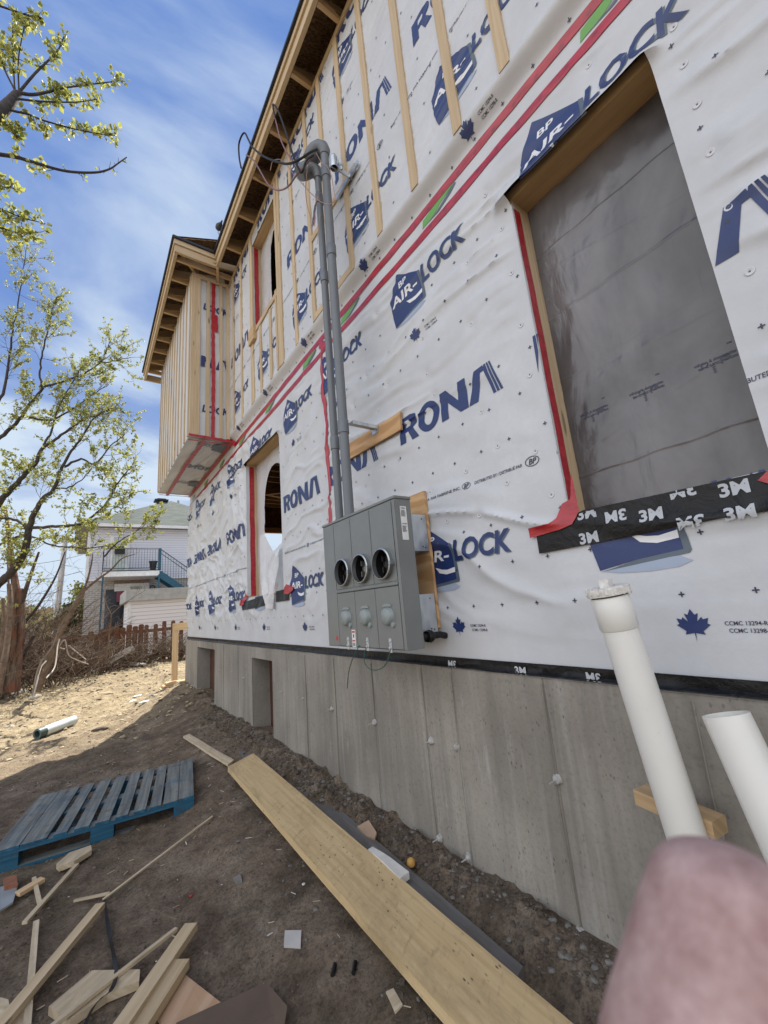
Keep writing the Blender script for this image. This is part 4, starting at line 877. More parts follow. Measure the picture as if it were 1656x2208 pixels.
for k in range(3):
    a, b_ = bays[k]+.002, bays[k+1]-.002; c = (a+b_)/2; zc0 = .205
    # upper cover with a round opening
    m = MB(); N = 40; ring = [(MX0-.003, c+.079*math.cos(2*math.pi*i/N), zc0+.079*math.sin(2*math.pi*i/N)) for i in range(N)]
    def edgept(i):
        t = 2*math.pi*i/N; cy_, sz_ = math.cos(t), math.sin(t); z_up = MZ1-.012; z_dn = .105
        s_ = min(((b_-c)/abs(cy_)) if abs(cy_) > 1e-6 else 9, ((z_up-zc0)/sz_) if sz_ > 1e-6 else 9, ((z_dn-zc0)/sz_) if sz_ < -1e-6 else 9); return (MX0-.003, c+cy_*s_, zc0+sz_*s_)
    m.v = ring+[edgept(i) for i in range(N)]; m.f = [(i, N+i, N+(i+1) % N, (i+1) % N) for i in range(N)]; m.m = [0]*N; m.uv = [[(0, 0)]*4]*N
    b0 = len(m.v); 
    for (yy, zz) in ((a, .105), (b_, .105), (b_, MZ1-.012), (a, MZ1-.012)): m.v.append((MX0-.003, yy, zz))
    # fill the four corners
    import itertools
    for ci, (yy, zz) in enumerate(((a, .105), (b_, .105), (b_, MZ1-.012), (a, MZ1-.012))):
        ang = math.atan2(zz-zc0, yy-c) % (2*math.pi); i = int(ang/(2*math.pi)*N); m.f.append((N+i, b0+ci, N+(i+1) % N)); m.m.append(0); m.uv.append([(0, 0)]*3)
    m.build('meter_cover', GM, mc)
    m = MB(); m.lathe((MX0-.001, c, zc0), (-1, 0, 0), [(0, .084), (.022, .084), (.026, .088), (.030, .084), (.030, .079), (.0, .079)], 40); rg_ = m.build('socket_ring', TRIM, mc, smooth=True)
    m = MB(); m.lathe((MX0-.004, c, zc0), (1, 0, 0), [(0, .079), (.06, .077), (.06, .0001)], 40); m.build('socket_well', DK, mc, smooth=True)
    m = MB(); m.lathe((MX0+.045, c, zc0), (-1, 0, 0), [(0, .05), (.02, .048), (.022, .03), (.018, .0001)], 24)
    for sy in (-1, 1):
        for sz in (-1, 1): m.box(MX0+.006, MX0+.05, c+sy*.028-.004, c+sy*.028+.004, zc0+sz*.032-.016, zc0+sz*.032+.016)
    m.build('socket_jaws', DK if k != 1 else simple('dull_terminal_metal', (.16, .155, .15), .35, .7), mc)
    m = MB(); m.box(MX0-.034, MX0-.004, c-.094, c-.082, zc0-.014, zc0+.006); m.box(MX0-.036, MX0-.03, c-.10, c-.084, zc0-.010, zc0-.002); m.build('ring_latch', TRIM, mc)
    # breaker door with round cap
    m = MB(); m.box(MX0-.004, MX0, a, b_, MZ0+.006, .078); m.build('breaker_door', GM, mc, bevel=.0015)
    m = MB(); m.lathe((MX0-.004, c, -.075), (-1, 0, 0), [(0, .050), (.006, .047), (.022, .043), (.028, .036), (.030, .0001)], 30); m.lathe((MX0-.004, c-.040, -.118), (-1, 0, 0), [(0, .016), (.010, .014), (.012, .0001)], 14); m.box(MX0-.012, MX0-.004, c-.040, c+.040, -.024, -.017); m.box(MX0-.010, MX0-.004, c-.030, c+.03, -.020, -.010)
    m.build('breaker_cap', simple('light_grey_plastic', (.23, .26, .255), .35, 0, .05), mc, smooth=True)
    m = MB(); m.box(MX0-.008, MX0-.004, c-.012, c+.010, MZ0-.012, MZ0+.060); m.lathe((MX0-.008, c, MZ0+.045), (-1, 0, 0), [(0, .007), (.005, .006), (.006, .0001)], 10); m.lathe((MX0-.008, c, MZ0+.012), (-1, 0, 0), [(0, .008), (.008, .007), (.009, .0001)], 10); m.build('ground_lug', GALV, mc)
m = MB(); m.box(MX0-.010, MX0-.0005, bays[0], bays[3], .082, .100); m.build('mid_rail', GM, mc, bevel=.003)
def textobj(s, h, o, ex, ey, mat_, par, name='sticker_print', bold=.02, width=None):
    vf = text(s, h, 0, 0, 0, bold, width); o, ex, ey = Vector(o), Vector(ex), Vector(ey); t = MB(); t.add([tuple(o+ex*x+ey*y) for x, y in vf[0]], vf[1]); return t.build(name, mat_, par)
m = MB(); m.box(1.350, 1.392, MY0-.0016, MY0-.0004, .315, .50); st = m.build('warning_sticker', [LABW], mc)
t = MB()
for s, h, z, wd in (('WARNING', .007, .486, .030), ('AVERTISSEMENT', .006, .400, .034)):
    vf = text(s, h, 0, 0, 0, .03, wd); t.add([(1.354+x, MY0-.0022, z+y) for x, y in vf[0]], vf[1])
for i in range(18):
    z = .476-.0040*i if i < 9 else .390-.0040*(i-9)
    t.box(1.354, 1.354+random.uniform(.02, .034), MY0-.0024, MY0-.0017, z, z+.0018)
t.build('sticker_print', LABK, mc)
m = MB(); m.box(MX0-.0052, MX0-.0042, 2.175, 2.215, -.245, -.145); m.build('danger_sticker', LABW, mc)
m = MB(); m.box(MX0-.0062, MX0-.0053, 2.180, 2.210, -.162, -.152); m.box(MX0-.0062, MX0-.0053, 2.180, 2.210, -.212, -.204); m.build('sticker_stripe', LABR, mc)
m = MB(); m.box(MX0-.0062, MX0-.0053, 2.189, 2.200, -.190, -.172)
for i in range(5): m.box(MX0-.0062, MX0-.0053, 2.182, 2.208, -.222-.004*i, -.220-.004*i)
m.build('sticker_print', LABK, mc)
m = MB(); m.lathe((MX0-.0030, 2.405, -.198), (-1, 0, 0), [(0, .015), (.0006, .015), (.0008, .0001)], 20); m.build('round_sticker', LABR, mc)
for zc0 in (.37, -.09):
    m = MB(); m.box(MX1+.002, 1.616, 1.78, 1.783, zc0-.10, zc0+.115); m.box(MX1+.002, MX1+.005, 1.78, 1.90, zc0-.10, zc0+.115); m.box(1.611, 1.6165, 1.782, 1.92, zc0-.10, zc0+.115)
    for q in ((1.58, zc0+.09), (1.59, zc0-.08), (1.57, zc0-.075)): m.lathe((q[0], 1.7795, q[1]), (0, -1, 0), [(0, .004), (.002, .0038), (.0022, .0001)], 10, 1)
    # angled spacer bracket between cabinet and panel
    m.build('standoff_bracket', [GALV, DK], mc)
# conduits
CXX = 1.372
def conduit(y, r, z1, joints, label, hood_dir):
    c = empty('conduit', (CXX, y, MZ1), label, 'conduit', 'grey conduits rising from the meter cabinet')
    m = MB(); m.tube([(CXX, y, MZ1+.004), (CXX, y, z1)], r, 24); m.build('pipe', PVC, c, smooth=True)
    for z in joints: m = MB(); m.lathe((CXX, y, z-.05), (0, 0, 1), [(0, r), (.001, r+.005), (.095, r+.005), (.10, r)], 24); m.build('coupling', PVC, c, smooth=True)
    m = MB(); m.lathe((CXX, y, MZ1), (0, 0, 1), [(0, r+.01), (.008, r+.01), (.010, r+.004), (.03, r+.004), (.031, r)], 24); m.build('hub', PVC, c, smooth=True)
    return c
c1 = conduit(2.375, .0275, 3.50, (1.13, 2.52, 3.27), 'left and thinner of the two grey conduits between meter cabinet and eave', None)
c2 = conduit(2.245, .033, 3.60, (1.20, 2.65, 3.40), 'right and thicker of the two grey conduits between meter cabinet and eave', None)
def weatherhead(y, z, r, par, fwd):
    # hood: a bent bonnet that faces away from the wall and downwards
    m = MB(); f = Vector(fwd).normalized(); pts = []; rs = []
    o = Vector((CXX, y, z))
    for t, (a, h, rr) in enumerate(((0, -.02, r+.004), (-.005, .02, r+.010), (.01, .055, r+.020), (.04, .078, r+.030), (.08, .075, r+.036), (.125, .050, r+.034), (.15, .025, r+.022))): pts.append(o+f*a+Vector((0, 0, h))); rs.append(rr)
    m.tube(pts, rs, 22); hd = m.build('weatherhead', PVC, par, smooth=True)
    m = MB(); m.lathe(o+f*.145+Vector((0, 0, .045)), f*.7+Vector((0, 0, -.7)), [(0, .0001), (.0, r+.022), (.012, r+.022), (.012, .0001)], 18); m.build('insulator_plate', DK, par); return o+f*.16+Vector((0, 0, .035))
h1 = weatherhead(2.375, 3.50, .030, c1, (-.85, .50, 0)); h2 = weatherhead(2.245, 3.60, .034, c2, (-.45, .85, 0))
m = MB(); m.box(1.38, 1.60, 2.175, 2.185, 3.40, 3.44); m.box(1.55, 1.567, 2.05, 2.40, 3.40, 3.44); m.lathe((CXX+.03, 2.165, 3.42), (0, 0, 1), [(-.04, .030), (.06, .032), (.08, .026), (.09, .0001)], 20)
for q in ((2.15, 3.42), (2.13, 3.40)): m.tube([(1.45, q[0], q[1]-.04), (1.45, q[0], q[1]+.06)], .009, 8); m.lathe((1.45, q[0], q[1]), (0, 0, 1), [(0, .016), (.012, .016)], 6)
topobj(m, 'mast_clamp', GALV, 'shiny galvanised clamp with bolts holding the tops of the conduits to the wall', 'clamp', smooth=True)
m = MB(); m.box(1.405, 1.616, 2.17, 2.25, 1.222, 1.225); m.box(1.405, 1.616, 2.17, 2.173, 1.20, 1.2215); m.box(1.612, 1.6155, 2.17, 2.25, 1.18, 1.2215); 
topobj(m, 'pipe_bracket', GALV, 'small galvanised bracket holding the conduits to the orange plywood strip', 'bracket')
CAB = simple('black_cable_jacket', (.010, .010, .011), .75); COP = simple('bare_copper_wire', (.42, .24, .17), .35, .6); RIBC = simple('pinkish_cable_jacket', (.20, .10, .10), .5); GRN = simple('green_wire', (.03, .10, .06), .5)
def spl(pts, n=10):
    P_ = [Vector(p) for p in pts]; P_ = [P_[0]*2-P_[1]]+P_+[P_[-1]*2-P_[-2]]; o = []
    for i in range(1, len(P_)-2):
        for j in range(n):
            t = j/n; a, b, c, d = P_[i-1:i+3]; o.append(.5*((2*b)+(-a+c)*t+(2*a-5*b+4*c-d)*t*t+(-a+3*b-3*c+d)*t**3))
    return o+[P_[-2]]
def wire(px, r, mat_, label, group='loose service cables hanging from the weatherheads', name='cable'):
    """px: (photo x, photo y, world x-plane) – a real curve in space hanging out from the wall"""
    m = MB(); m.tube(spl([P(a, b, 0, c) for a, b, c in px]), r, 7); return topobj(m, name, mat_, label, 'cable', group, smooth=True)
wire([(684, 322, 1.25), (670, 328, 1.18), (655, 338, 1.12), (640, 347, 1.08), (620, 353, 1.06), (600, 350, 1.05), (570, 338, 1.05), (545, 318, 1.05), (535, 300, 1.04), (528, 287, 1.03), (521, 293, 1.02), (515, 312, 1.02), (516, 340, 1.02), (520, 362, 1.02)], .0085, CAB, 'thick black cable arching left past the eave with its free end against the sky')
wire([(676, 335, 1.25), (665, 342, 1.2), (658, 352, 1.17), (655, 364, 1.16), (650, 372, 1.15), (645, 366, 1.14), (636, 345, 1.12), (627, 320, 1.12), (618, 290, 1.12), (606, 255, 1.12), (596, 232, 1.12), (589, 226, 1.12), (590, 240, 1.12), (594, 252, 1.12)], .0080, CAB, 'black cable looping upwards in a long steep hairpin under the soffit')
wire([(672, 338, 1.25), (660, 350, 1.22), (652, 366, 1.18), (644, 362, 1.15), (632, 348, 1.13), (618, 328, 1.13), (605, 300, 1.13), (597, 270, 1.13), (591, 245, 1.13), (588, 228, 1.13), (586, 222, 1.13)], .0060, RIBC, 'thin reddish cable rising beside the steep black hairpin loop')
wire([(674, 340, 1.25), (662, 352, 1.2), (648, 368, 1.16), (636, 382, 1.14), (625, 398, 1.12), (612, 408, 1.12), (598, 410, 1.12), (585, 404, 1.12), (575, 393, 1.12), (563, 372, 1.12), (550, 350, 1.12), (540, 340, 1.12), (531, 334, 1.12)], .0068, RIBC, 'sagging reddish-black cable whose end curls back up beneath the fascia')
wire([(682, 330, 1.22), (690, 345, 1.2), (696, 353, 1.2), (706, 360, 1.2), (714, 378, 1.2), (718, 400, 1.2), (722, 425, 1.2), (719, 436, 1.2), (708, 440, 1.2), (690, 434, 1.19), (672, 418, 1.18), (655, 400, 1.17), (640, 383, 1.16), (630, 372, 1.15), (620, 358, 1.15), (608, 346, 1.15), (596, 344, 1.15), (587, 350, 1.15), (583, 368, 1.15)], .0030, COP, 'thin bare copper wire looping round the conduits', name='wire')
wire([(664, 345, 1.22), (661, 380, 1.22), (659, 410, 1.24), (662, 440, 1.28), (668, 462, 1.3), (676, 478, 1.3), (679, 488, 1.3), (678, 470, 1.3), (678, 445, 1.32), (686, 424, 1.34), (690, 416, 1.36)], .0028, COP, 'thin copper wire bent to a sharp point left of the conduits', name='wire')
wire([(690, 460, 1.35), (688, 485, 1.33), (685, 505, 1.32), (684, 526, 1.32)], .0025, COP, 'short straight copper wire hanging left of the conduits', name='wire')
wire([(775, 1392, 1.31), (766, 1408, 1.31), (757, 1430, 1.33), (751, 1455, 1.36), (749, 1484, 1.40)], .0026, GRN, 'green wire hanging straight from the meter cabinet onto the concrete', 'green grounding wires under the cabinet', name='wire')
wire([(792, 1390, 1.31), (786, 1410, 1.31), (786, 1428, 1.31), (794, 1440, 1.31), (808, 1445, 1.31), (824, 1440, 1.31), (836, 1425, 1.31), (842, 1400, 1.31)], .0026, GRN, 'green wire drooping in a loop under the meter cabinet', 'green grounding wires under the cabinet', name='wire')
m = MB(); m.tube([(1.43, 1.75, -.20), (1.60, 1.75, -.20), (1.64, 1.75, -.21)], .018, 12); m.lathe((1.50, 1.75, -.20), (1, 0, 0), [(0, .03), (.03, .034), (.05, .02)], 10); topobj(m, 'cable_gland', DK, 'black cable gland entering the wall behind the lower corner of the meter cabinet', 'gland')

# ================================================================== BOARDS, PALLET, SCRAPS ON THE GROUND
def plank(pl4, t, name, m_, label, cat, group=None, z=None, seg=26, warp=.004, mats=None):
    """long board from the four corners of its top face (far-left, far-right, near-right, near-left)"""
    a, b, c, d = [Vector(q) for q in pl4]; m = MB(); L = ((a+b)/2-(d+c)/2).length; W = (a-b).length; o = random.random()*30
    for i in range(seg+1):
        u = i/seg; p = a.lerp(d, u); q = b.lerp(c, u); w_ = warp*math.sin(u*5+o); j = random.uniform(-.0012, .0012)
        for (s, zz) in ((p, w_), (q, w_), (q, w_-t), (p, w_-t)): m.v.append((s.x+j, s.y+j, s.z+zz))
    for i in range(seg):
        for k in range(4):
            k2 = (k+1) % 4; m.f.append((4*i+k, 4*i+k2, 4*i+4+k2, 4*i+4+k)); m.m.append(0); wv = (0, W, W+t, 2*W+t, 2*W+2*t); m.uv.append([(i/seg*L+o, wv[k]+o), (i/seg*L+o, wv[k+1]+o), ((i+1)/seg*L+o, wv[k+1]+o), ((i+1)/seg*L+o, wv[k]+o)])
    m.f += [(0, 3, 2, 1), (4*seg, 4*seg+1, 4*seg+2, 4*seg+3)]; m.m += [0, 0]; m.uv += [[(o, 0), (o, t), (o+W*.3, t), (o+W*.3, 0)]]*2
    return topobj(m, name, mats or m_, label, cat, group)
zb0 = -1.262
fa, fb = P(491, 1654, 2, zb0), P(546, 1625, 2, zb0); na_, nb_ = P(988, 2206, 2, zb0), P(1062, 2060, 2, zb0)
dl = (na_-fa).normalized(); dr = (nb_-fb).normalized(); dm = (dl+dr).normalized(); Lb = 3.9
def tz(v, z): return Vector((v.x, v.y, z))
plank([fa, fb, fb+dm*Lb, fa+dm*Lb], .040, 'scaffold_plank', PLANK, 'long wide yellow laminated plank lying on the dirt parallel to the concrete wall', 'plank')
ga, gb = P(515, 1620, 2, -1.31), P(566, 1602, 2, -1.31); gn = P(1128, 2085, 2, -1.315); dg = (gn-gb).normalized()
plank([tz(ga, -1.312), tz(gb, -1.312), gb+dg*((gn-gb).length), ga+dg*((gn-gb).length)+(tz(gb, 0)-tz(ga, 0))*.05], .038, 'grey_plank', W_GREY, 'weathered dark grey plank lying under the right edge of the long yellow plank', 'plank')
a = P(395, 1588, 2, -1.34); b = P(408, 1583, 2, -1.34); c = P(505, 1638, 2, -1.32); d = P(492, 1648, 2, -1.32)
plank([a, b, c, d], .02, 'wood_strip', W_PALE, 'narrow pale board running from the far end of the long plank towards the pallet', 'board', seg=6)
a = P(793, 1830, 2, -1.26); b = P(803, 1824, 2, -1.26); c = P(882, 1878, 2, -1.26); d = P(862, 1892, 2, -1.26)
plank([a, b, c, d], .03, 'board_offcut', simple('white_washed_wood', (.56, .54, .50), .7, 0, .15, 14, .2), 'short whitish board wedged against the right edge of the long plank', 'board', seg=4)
def block(pxs, z, t, name, mat_, label, cat, group=None, zs=None):
    """low object with its top outline read from the photo at height z over the ground there"""
    pts = []
    for i, (a, b) in enumerate(pxs):
        h = hit(a, b, z if zs is None else zs[i]); pts.append(h)
    m = MB(); m.prism(pts, (0, 0, -t)); return topobj(m, name, mat_, label, cat, group)
CARD = simple('brown_cardboard', (.30, .21, .14), .85, 0, .1, 9)
block([(770, 1782), (795, 1768), (812, 1795), (808, 1808), (790, 1802)], .07, .012, 'cardboard_scrap', CARD, 'torn brown cardboard scrap on the gravel beside the plank', 'cardboard')
m = MB(); o = hit(886, 1870, .04); m.lathe(o, (.3, .2, 1), [(0, .012), (.01, .022), (.03, .020), (.038, .008), (.04, .0001)], 10); topobj(m, 'foam_lump', simple('orange_foam', (.55, .30, .08), .9, 0, .2, 30, .5), 'small orange lump of foam at the end of the whitish board', 'foam lump', smooth=True)
SG = 'timber scraps on the ground near the pallet'
def stick(p0, p1, w, t, mat_, label, dz=(.02, .02), cat='stick', name='wood_stick', up=(0, 0, 1), g=SG):
    a, b = hit(*p0, dz[0]), hit(*p1, dz[1]); m = MB(); m.beam(a, b, w, t, up, jit=.0006); return topobj(m, name, mat_, label, cat, g)
stick((222, 1940), (458, 1760), .012, .008, W_PALE, 'very long thin lath stretching from the black strap up to the right')
stick((160, 1942), (236, 1926), .014, .010, W_PALE, 'short thin lath crossing the end of the very long lath')
stick((-40, 2262), (216, 1953), .048, .026, W_PINE, 'long square batten running to the lower left corner of the yard', (.05, .05), 'batten', 'wood_batten')
stick((53, 1990), (166, 1864), .026, .014, W_PALE, 'pointed stake lying just in front of the pallet', (.035, .02), 'stake', 'wood_stake')
stick((58, 2215), (78, 1988), .026, .016, W_PALE, 'upright-looking lath passing under the long square batten', (.03, .03))
stick((73, 1893), (86, 1950), .020, .012, W_PALE, 'short pale lath end just behind the pointed stake', (.03, .03))
stick((38, 1928), (92, 1896), .05, .02, W_PINE2, 'stubby brown wood block left of the pointed stake', (.03, .03), 'block', 'wood_block')
stick((110, 2215), (380, 2003), .020, .014, W_PALE, 'long slim lath lying across the pale wedge-shaped offcut', (.05, .05))
stick((238, 2250), (412, 1998), .062, .030, W_PINE, 'upper of two thick boards side by side at the bottom of the yard', (.075, .06), 'board', 'board_offcut')
stick((268, 2262), (388, 2078), .085, .035, W_PINE, 'lower of two thick boards side by side at the bottom of the yard', (.05, .05), 'board', 'board_offcut')
block([(105, 2170), (198, 2092), (302, 2090), (300, 2115), (232, 2143), (150, 2200)], .035, .03, 'wedge_offcut', W_PALE, 'pale wedge-shaped plywood offcut under the slim lath and black strap', 'offcut', SG)
block([(340, 2190), (398, 2100), (500, 2180), (470, 2240), (370, 2250)], .022, .016, 'plywood_offcut', ply('pinkish_plywood', (.56, .38, .25), (.46, .29, .17), .15), 'pinkish plywood offcut showing beneath the two thick boards', 'offcut', SG)
block([(380, 2205), (500, 2150), (575, 2118), (620, 2170), (600, 2290), (400, 2290)], .045, .006, 'cardboard_sheet', simple('dark_brown_cardboard', (.10, .070, .050), .85, 0, .15, 6), 'dark brown cardboard sheet at the bottom edge of the yard', 'cardboard')
block([(122, 1862), (150, 1838), (196, 1822), (198, 1832), (160, 1856), (128, 1868)], .045, .03, 'broken_board', W_PALE, 'splintered pale board end lying against the near edge of the blue pallet', 'board', SG)
block([(0, 1912), (40, 1903), (28, 1945), (0, 1962)], .03, .01, 'metal_scrap', simple('grey_sheet_scrap', (.26, .28, .29), .45, .2, .15), 'bent grey sheet scrap at the left edge in front of the pallet', 'scrap', SG)
block([(8, 1893), (35, 1886), (38, 1905), (10, 1912)], .05, .03, 'brick_fragment', simple('red_brick', (.22, .09, .05), .9, 0, .25, 25, .4), 'broken red brick fragment above the grey sheet scrap', 'brick', SG)
block([(0, 2150), (18, 2155), (25, 2190), (0, 2215)], .03, .02, 'board_offcut', W_PALE, 'pale offcut poking in at the lower left corner', 'offcut', SG)
block([(30, 2185), (68, 2160), (66, 2208), (20, 2230)], .02, .02, 'board_offcut', W_PALE, 'pale offcut lying under the lath in the lower left corner', 'offcut', SG)
block([(614, 2006), (650, 2005), (648, 2040), (612, 2038)], .012, .010, 'tile_chip', simple('grey_tile', (.40, .38, .36), .6, 0, .1), 'small square grey tile chip alone on the dirt left of the plank', 'tile chip')
block([(832, 2138), (848, 2130), (868, 2165), (852, 2182)], .012, .010, 'wood_chip', W_PALE, 'flat frayed wood chip beside the near end of the plank', 'wood chip')
block([(502, 1893), (518, 1884), (522, 1898), (508, 1903)], .012, .012, 'stone_chip', ST1, 'small dark stone with white crumbs left of the plank', 'stone')
for (a, b, r) in ((717, 2103, .009), (762, 2098, .009)): m = MB(); o = hit(a, b, .01); m.tube([o, o+Vector((.03, .035, .002))], r, 10); topobj(m, 'rubber_bit', DK, 'stubby black rubber bit on the dirt, %s of two' % ('left' if a < 740 else 'right'), 'rubber bit', 'black rubber bits')
m = MB(); pts = [hit(a, b, c) for a, b, c in ((225, 1940, .02), (230, 1975, .03), (234, 2005, .02), (240, 2035, .025), (247, 2070, .03), (250, 2105, .05), (238, 2135, .055), (205, 2165, .03), (180, 2215, .02))]
pts = spl(pts, 6)
for i, p in enumerate(pts):
    d = (pts[min(i+1, len(pts)-1)]-pts[max(i-1, 0)]).normalized(); s = d.cross(Vector((math.sin(i*.4)*.5, .3, 1))).normalized()*.008; m.v += [tuple(p+s), tuple(p-s), tuple(p-s-Vector((0, 0, .002))), tuple(p+s-Vector((0, 0, .002)))]
for i in range(len(pts)-1):
    for k in range(4): k2 = (k+1) % 4; m.f.append((4*i+k, 4*i+k2, 4*i+4+k2, 4*i+4+k)); m.m.append(0); m.uv.append([(0, 0)]*4)
topobj(m, 'strap', DK, 'black plastic strap trailing over the scrap wood', 'strap')
for i, (a, b) in enumerate(((412, 1933), (22, 1570), (655, 1908))):
    m = MB(); o = hit(a, b, .004); m.lathe(o, (0, .2, 1), [(0, .008), (.006, .010), (.01, .0001)], 6); topobj(m, 'litter_bit', [LABR, ST4, WHITEC][i], ['tiny red scrap of plastic on the dirt', 'pale clod at the left edge of the sunny yard', 'tiny white crumb beside the long plank'][i], 'litter')
# pallet
zt = -1.365
pa, pb_, pc, pd = P(5, 1832, 2, zt), P(418, 1715, 2, zt), P(422, 1643, 2, zt), P(140, 1705, 2, zt)
pb2 = pb_; ex = (pb_-pa); ex.z = 0; Wp = 1.20; exn = ex.normalized(); eyn = Vector((-exn.y, exn.x, 0)); eyn = (eyn+exn*.08).normalized(); o0 = pb_-exn*Wp
pal = empty('pallet', (o0.x, o0.y, zt-.14), 'worn blue wooden pallet lying on the dirt', 'pallet'); Dp = .98
slats = [(.00, .14), (.145, .14), (.32, .075), (.435, .085), (.555, .085), (.675, .08), (.79, .08), (.895, .075), (.985, .10), (1.09, .11)]
def pbox(u0, u1, v0, v1, z0, z1, nm, jit=.002):
    m = MB(); c = o0+exn*((u0+u1)/2)+eyn*((v0+v1)/2); m.obox((c.x, c.y, (z0+z1)/2), exn*((u1-u0)/2), eyn*((v1-v0)/2), Vector((0, 0, (z1-z0)/2)), 0, jit=jit); m.build(nm, W_BLUE, pal)
for u, w_ in slats: pbox(u, u+w_, -.002, Dp, zt-.018, zt+random.uniform(-.002, .002), 'deck_board')
for v in (0, .44, .87):
    pbox(-.002, Wp+.002, v, v+.10, zt-.040, zt-.0185, 'stringer_board'); pbox(-.001, Wp+.001, v, v+.10, zt-.145, zt-.125, 'bottom_board')
    for u in (0, .53, 1.06): pbox(u, u+.14, v+.002, v+.098, zt-.1248, zt-.0402, 'block')
# pipes by the wall
def wpvc():
    m = NM('white_pvc', .32, spec=.5); pos = m.geo().outputs['Position']; s = m.t.nodes.new('ShaderNodeSeparateXYZ'); m.L(pos, s.inputs[0])
    c = m.mix(m.ramp(m.noise(5, 5, .6, pos), [(.3, 0.), (.7, 1.)]), (.66, .65, .60), (.72, .71, .67)); sc = m.ramp(m.noise(1, 7, .75, m.map((60, 60, 22), pos)), [(.62, 0.), (.70, .5)]); gt = m.ramp(m.noise(7, 3, .6, pos), [(.5, 0.), (.6, 1.)])
    c = m.mix(m.math('MULTIPLY', sc, gt), c, (.25, .22, .18)); m.col(c); m.bump(m.noise(40, 4, .6, pos), .05, .002); return m.m
WPVC = wpvc(); 
t1, b1 = P(1311, 1275, 0, 1.40), P(1535, 1960, 0, 1.40); b1 = Vector((1.40, b1.y, -1.30)); r1 = .058
dp = P(1311, 1275, 0, 1.40)
vp = empty('vent_pipe', (1.40, dp.y, -1.35), 'tall white plastic standpipe with a screw cap in front of the black membrane', 'pipe', 'white standpipes beside the wall')
pt_, pb0 = Vector((1.367, .679, -.027)), Vector((1.454, .632, -.787)); pd = (pt_-pb0).normalized(); pb0 = pb0-pd*.85; dp = pt_; r1 = .057
vp.location = (pb0.x, pb0.y, -1.35); vp['_o'] = (pb0.x, pb0.y, -1.35)
m = MB(); m.tube([pb0, pt_-pd*.09], r1-.004, 32); m.build('pipe', WPVC, vp, smooth=True)
m = MB(); m.lathe(pt_-pd*.12, pd, [(0, r1-.004), (.004, r1), (.10, r1+.001), (.104, r1-.002)], 32); m.build('coupling', WPVC, vp, smooth=True)
m = MB(); pr_ = [(0, r1+.001), (.001, r1+.008), (.022, r1+.009), (.026, r1+.004), (.028, r1-.01), (.022, .0001)]; m.lathe(pt_-pd*.012, pd, pr_, 32); 
for k in range(16): a = k*math.pi/8; m.obox((dp.x+math.cos(a)*(r1+.009), dp.y+math.sin(a)*(r1+.009), dp.z), (math.cos(a)*.002, math.sin(a)*.002, 0), (-math.sin(a)*.004, math.cos(a)*.004, 0), (0, 0, .011))
m.box(dp.x-.017, dp.x+.013, dp.y-.015, dp.y+.015, dp.z+.010, dp.z+.038); m.build('screw_cap', simple('scuffed_white_cap', (.62, .60, .56), .55, 0, .2, 60, .3), vp, bevel=.001)
qa, qb = Vector((1.4535, .4702, -.3815)), Vector((1.4336, .4013, -.681)); qd = (qa-qb).normalized(); qb = qb-qd*.95; ql = (qa-qb).length
m = MB(); m.lathe(qb, qd, [(0, .0565), (ql, .0565), (ql, .052), (ql-.3, .051)], 32); topobj(m, 'vent_pipe', WPVC, 'shorter open white standpipe at the right edge nearest the camera', 'pipe', 'white standpipes beside the wall', smooth=True)
a, b = P(1376, 1705, 0, 1.52), P(1530, 1758, 0, 1.52); m = MB(); dd = (b-a).normalized(); m.beam(P(1382, 1712, 0, 1.54), P(1553, 1784, 0, 1.50), .07, .045, (0, 0, 1)); topobj(m, 'wood_block', W_PINE2, 'short yellow lumber block wedged behind the capped white standpipe', 'block')
# photographer's fingertip (in front of the lens, lower right)
def skin():
    m = NM('pink_skin', .55, spec=.35); a = m.noise(230, 6, .7); b = m.noise(900, 4, .7); 
    m.col(m.mix(m.ramp(a, [(.35, 0.), (.65, 1.)]), (.31, .185, .170), (.48, .335, .31))); m.b.inputs['Subsurface Weight'].default_value = .15; m.b.inputs['Subsurface Radius'].default_value = (.004, .001, .0006); m.bump(b, .5, .0004); return m.m
def camp(x, y, dist):
    r = CR.T @ np.array([(x-CX)/FPX, -(y-CY)/FPX, 1.]); return Vector(r*dist)
m = MB(); fpts = []; frs = []
tip = camp(1560, 1990, .046); base = camp(1840, 2900, .050); d = base-tip; n = 26
prof = [(0, 0.10), (.02, .32), (.06, .49), (.13, .62), (.25, .73), (.45, .88), (.7, 1.06), (1.0, 1.26), (1.5, 1.06), (2.0, 1.16), (2.6, 1.1), (3.2, 1.2)]
tip0 = camp(1552, 1822, .044)
ax = (camp(1612, 2330, .0385)-tip0).normalized()
for t, k in prof: fpts.append(tip0+ax*(t*.020)); frs.append(.0100*k)
pp = spl(fpts, 5); rr = np.interp(np.linspace(0, len(frs)-1, len(pp)), range(len(frs)), frs)
m.tube(pp, list(rr), 36)
f_ = m.build('person', skin(), None, smooth=True, org=tuple(pp[-1])); tag(f_, 'blurred pink fingertip of the photographer held in front of the lens at lower right', 'person')
